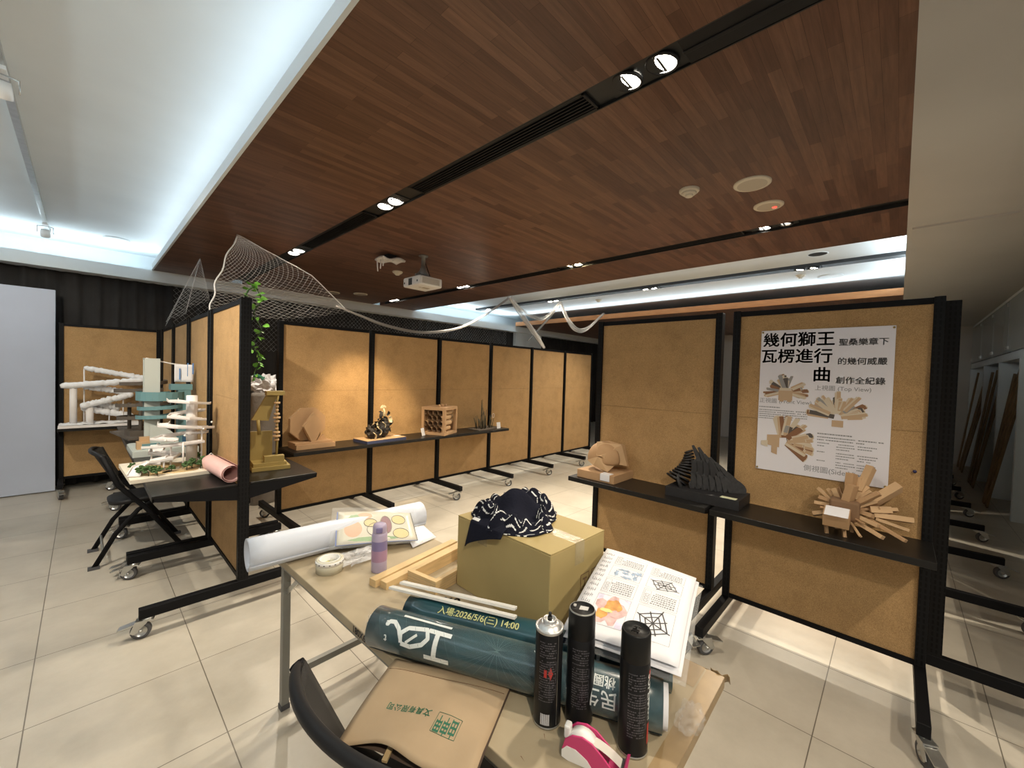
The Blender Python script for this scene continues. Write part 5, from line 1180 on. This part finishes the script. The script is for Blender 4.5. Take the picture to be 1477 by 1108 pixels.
# spray cans and tape dispenser
def can(label, x, y, capped, rot, red):
    t = thing('spray_can', label, 'spray can', (x,y,TZ), rot); r = .0325; H = .224 if not capped else .205
    G().lathe([(0,.001),(.029,.0),(.0325,.003),(.0325,.006),(r,.008),(r,H),(.031,H+.004)], 40).build('body', M['can_black'], t)
    G().lathe([(.0295,0),(.0332,.002),(.0332,.005),(.0325,.006)], 40).build('rim', M['steel'], t)
    g = G(); q = random.Random(int(x*1000)); s = lambda a, z, d=.0003: ((r+d)*math.sin(a), -(r+d)*math.cos(a), z)
    z = H-.018
    def seg(a0, a1, z0, z1, m=0):
        g.grid(lambda u,v: s(a0+(a1-a0)*u, z0+(z1-z0)*v), max(1,int(abs(a1-a0)/.2)), 1, m)
    for row in range(24):
        if row in (7,13): z -= .004
        a = -.75
        while a < .45:
            L2 = q.choice((.05,.09,.14)); 
            if q.random() < .85 and a+L2 < .5: seg(a, a+L2, z-.0025, z)
            a += L2+.035
        z -= .0056
    for j in range(3):
        z0 = H-.085-.028*j; a0 = .02
        for (A,B,C,D) in ((a0,a0+.5,z0,z0+.0008),(a0,a0+.5,z0+.022,z0+.0228),(a0,a0+.03,z0,z0+.0228),(a0+.47,a0+.5,z0,z0+.0228)): seg(A,B,C,D)
    g.build('small_print', M['can_print'], t, weld=False)
    g = G()
    if red == 1:
        g.add([s(.10,H-.075),s(.27,H-.090),s(.10,H-.105),s(-.07,H-.090)], [(0,3,2,1)]); g.grid(lambda u,v: s(-.38+.2*u,H-.082-.018*v), 2, 1)
    if red == 2:
        g.grid(lambda u,v: s(.72+.34*u,.028+.045*v), 3, 1); G().grid(lambda u,v: s(.80+.25*u,H-.035+.020*v), 3, 1).build('red_label', M['can_red'], t, weld=False)
    if red: g.build('red_label', M['can_red'], t, weld=False)
    if red == 1:
        g = G()
        for k in range(9): g.grid(lambda u,v: s(-.55+.075*k+.045*u,.012+.026*v), 1, 1)
        g.build('barcode', M['paper'], t, weld=False)
        g = G().grid(lambda u,v: s(.62+.05*u,.01+(H-.01)*v,.0004), 1, 8); g.build('seam', M['steel'], t)
    if red == 2:
        g = G()
        put_text(g, 'SUPER', lambda x,y: s(.90+y/r, .150-x), .024, .0004, 'CENTER'); put_text(g, 'SPRAY', lambda x,y: s(.90+y/r, .100-x), .016, .0003, 'CENTER')
        g.build('side_lettering', M['print_white'], t, weld=False)
    if capped:
        G().lathe([(.0312,H),(.0322,H+.002),(.0316,H+.060),(.0300,H+.064),(.0285,H+.064),(.0275,H+.0605),(0,H+.0605)], 40).build('cap', M['cap_grey'], t)
        if red == 2:
            g = G(); put_text(g, '3M', lambda x,y: (.008+x*math.cos(.9)-y*math.sin(.9)-.008, -.0+x*math.sin(.9)+y*math.cos(.9), H+.0609), .022, .0005); g.build('cap_emblem', M['steel'], t)
        else:
            r1 = random.Random(4); g = G().prism([(-.012,-.006),(.008,-.010),(.013,.004),(-.006,.009)], .001, 0, TR((.004,.004,H+.062)))
            g.prism([(.004*math.cos(k),.003*math.sin(k)) for k in range(6)], .004, 0, TR((-.016,.012,H+.064))); g.build('peeled_sticker', M['tulle'], t)
            G().lathe([(.0286,H+.0645),(.0300,H+.0645),(.0308,H+.062)], 40).build('worn_edge', M['grey_steel'], t)
    else:
        G().lathe([(.0325,H-.002),(.0335,H+.001),(.0335,H+.005),(.0315,H+.006),(.0300,H+.0035),(.0285,H+.005),(.0255,H+.0105),(.0200,H+.0145),(.0170,H+.0155),(.0165,H+.0145),(.0160,H+.0165),(.0160,H+.0220),(.0140,H+.0232),(.0120,H+.0215),(.0105,H+.0185),(.006,H+.0185),(0,H+.0190)], 40).build('dome', M['bare_metal'], t)
        G().cyl((0,0,H+.018),(0,0,H+.027),.0055,14).cyl((0,0,H+.027),(0,0,H+.036),.0036,12).build('nozzle', M['black_plastic'], t)
can('uncapped black spray can with bare metal dome and a red hazard diamond', .766, .580, False, -.85, 1)
can('black spray can with a scuffed cap and torn sticker, standing beside the uncapped one', .8235, .528, True, -.85, 0)
can('black spray can with clean cap and red label, standing apart by the papers', .845, .400, True, -.75, 2)
t = thing('tape_dispenser', 'pink and white handheld tape dispenser lying before the spray cans', 'tape dispenser', (.752,.440,TZ), -1.27)
prof = [(-.062,.004),(-.066,.020),(-.060,.042),(-.045,.056),(-.022,.061),(.0,.055),(.022,.038),(.040,.022),(.052,.014),(.060,.006),(.055,.0),(-.05,.0)]
for s in (-1,1): G().prism(prof, .0045, 0, axes((0,s*.0185,0),(1,0,0),(0,0,1),(0,-1,0))).build('side_cheek', M['pink'], t, bevel=.0015)
ins = [(-.0655,.004),(-.066,.018),(-.055,.030),(-.035,.030),(-.010,.018),(.004,.002),(-.05,.0)]
for s in (-1,1): G().prism(ins, .002, 0, axes((0,s*.0212,0),(1,0,0),(0,0,1),(0,-1,0))).build('white_inlay', M['white_plastic'], t)
G().lathe([(.010,-.012),(.0335,-.012),(.0335,.012),(.010,.012),(.010,-.012)], 36, 0, True, TR((-.026,0,.026)) @ Matrix.Rotation(PI/2,4,'X')).build('tape_roll', M['white_plastic'], t)
G().box(-.066,-.010,.034,-.052,.010,.062).build('rear_knob', M['white_plastic'], t, bevel=.004)
G().box(.03,-.018,.0,.062,.018,.010).prism([(.045,.008),(.066,.012),(.072,.034),(.066,.032),(.058,.012)], .041, 0, axes((0,0,0),(1,0,0),(0,0,1),(0,-1,0))).build('nose', M['pink'], t, bevel=.001)
G().box(.056,-.015,.020,.062,.015,.024).build('cutter', M['steel'], t); G().grid(lambda u,v: (.0+.058*u, -.0115+.023*v, .047-.024*u+.004*math.sin(u*3)), 8, 1).build('tape_tongue', M['clear_tape'], t)
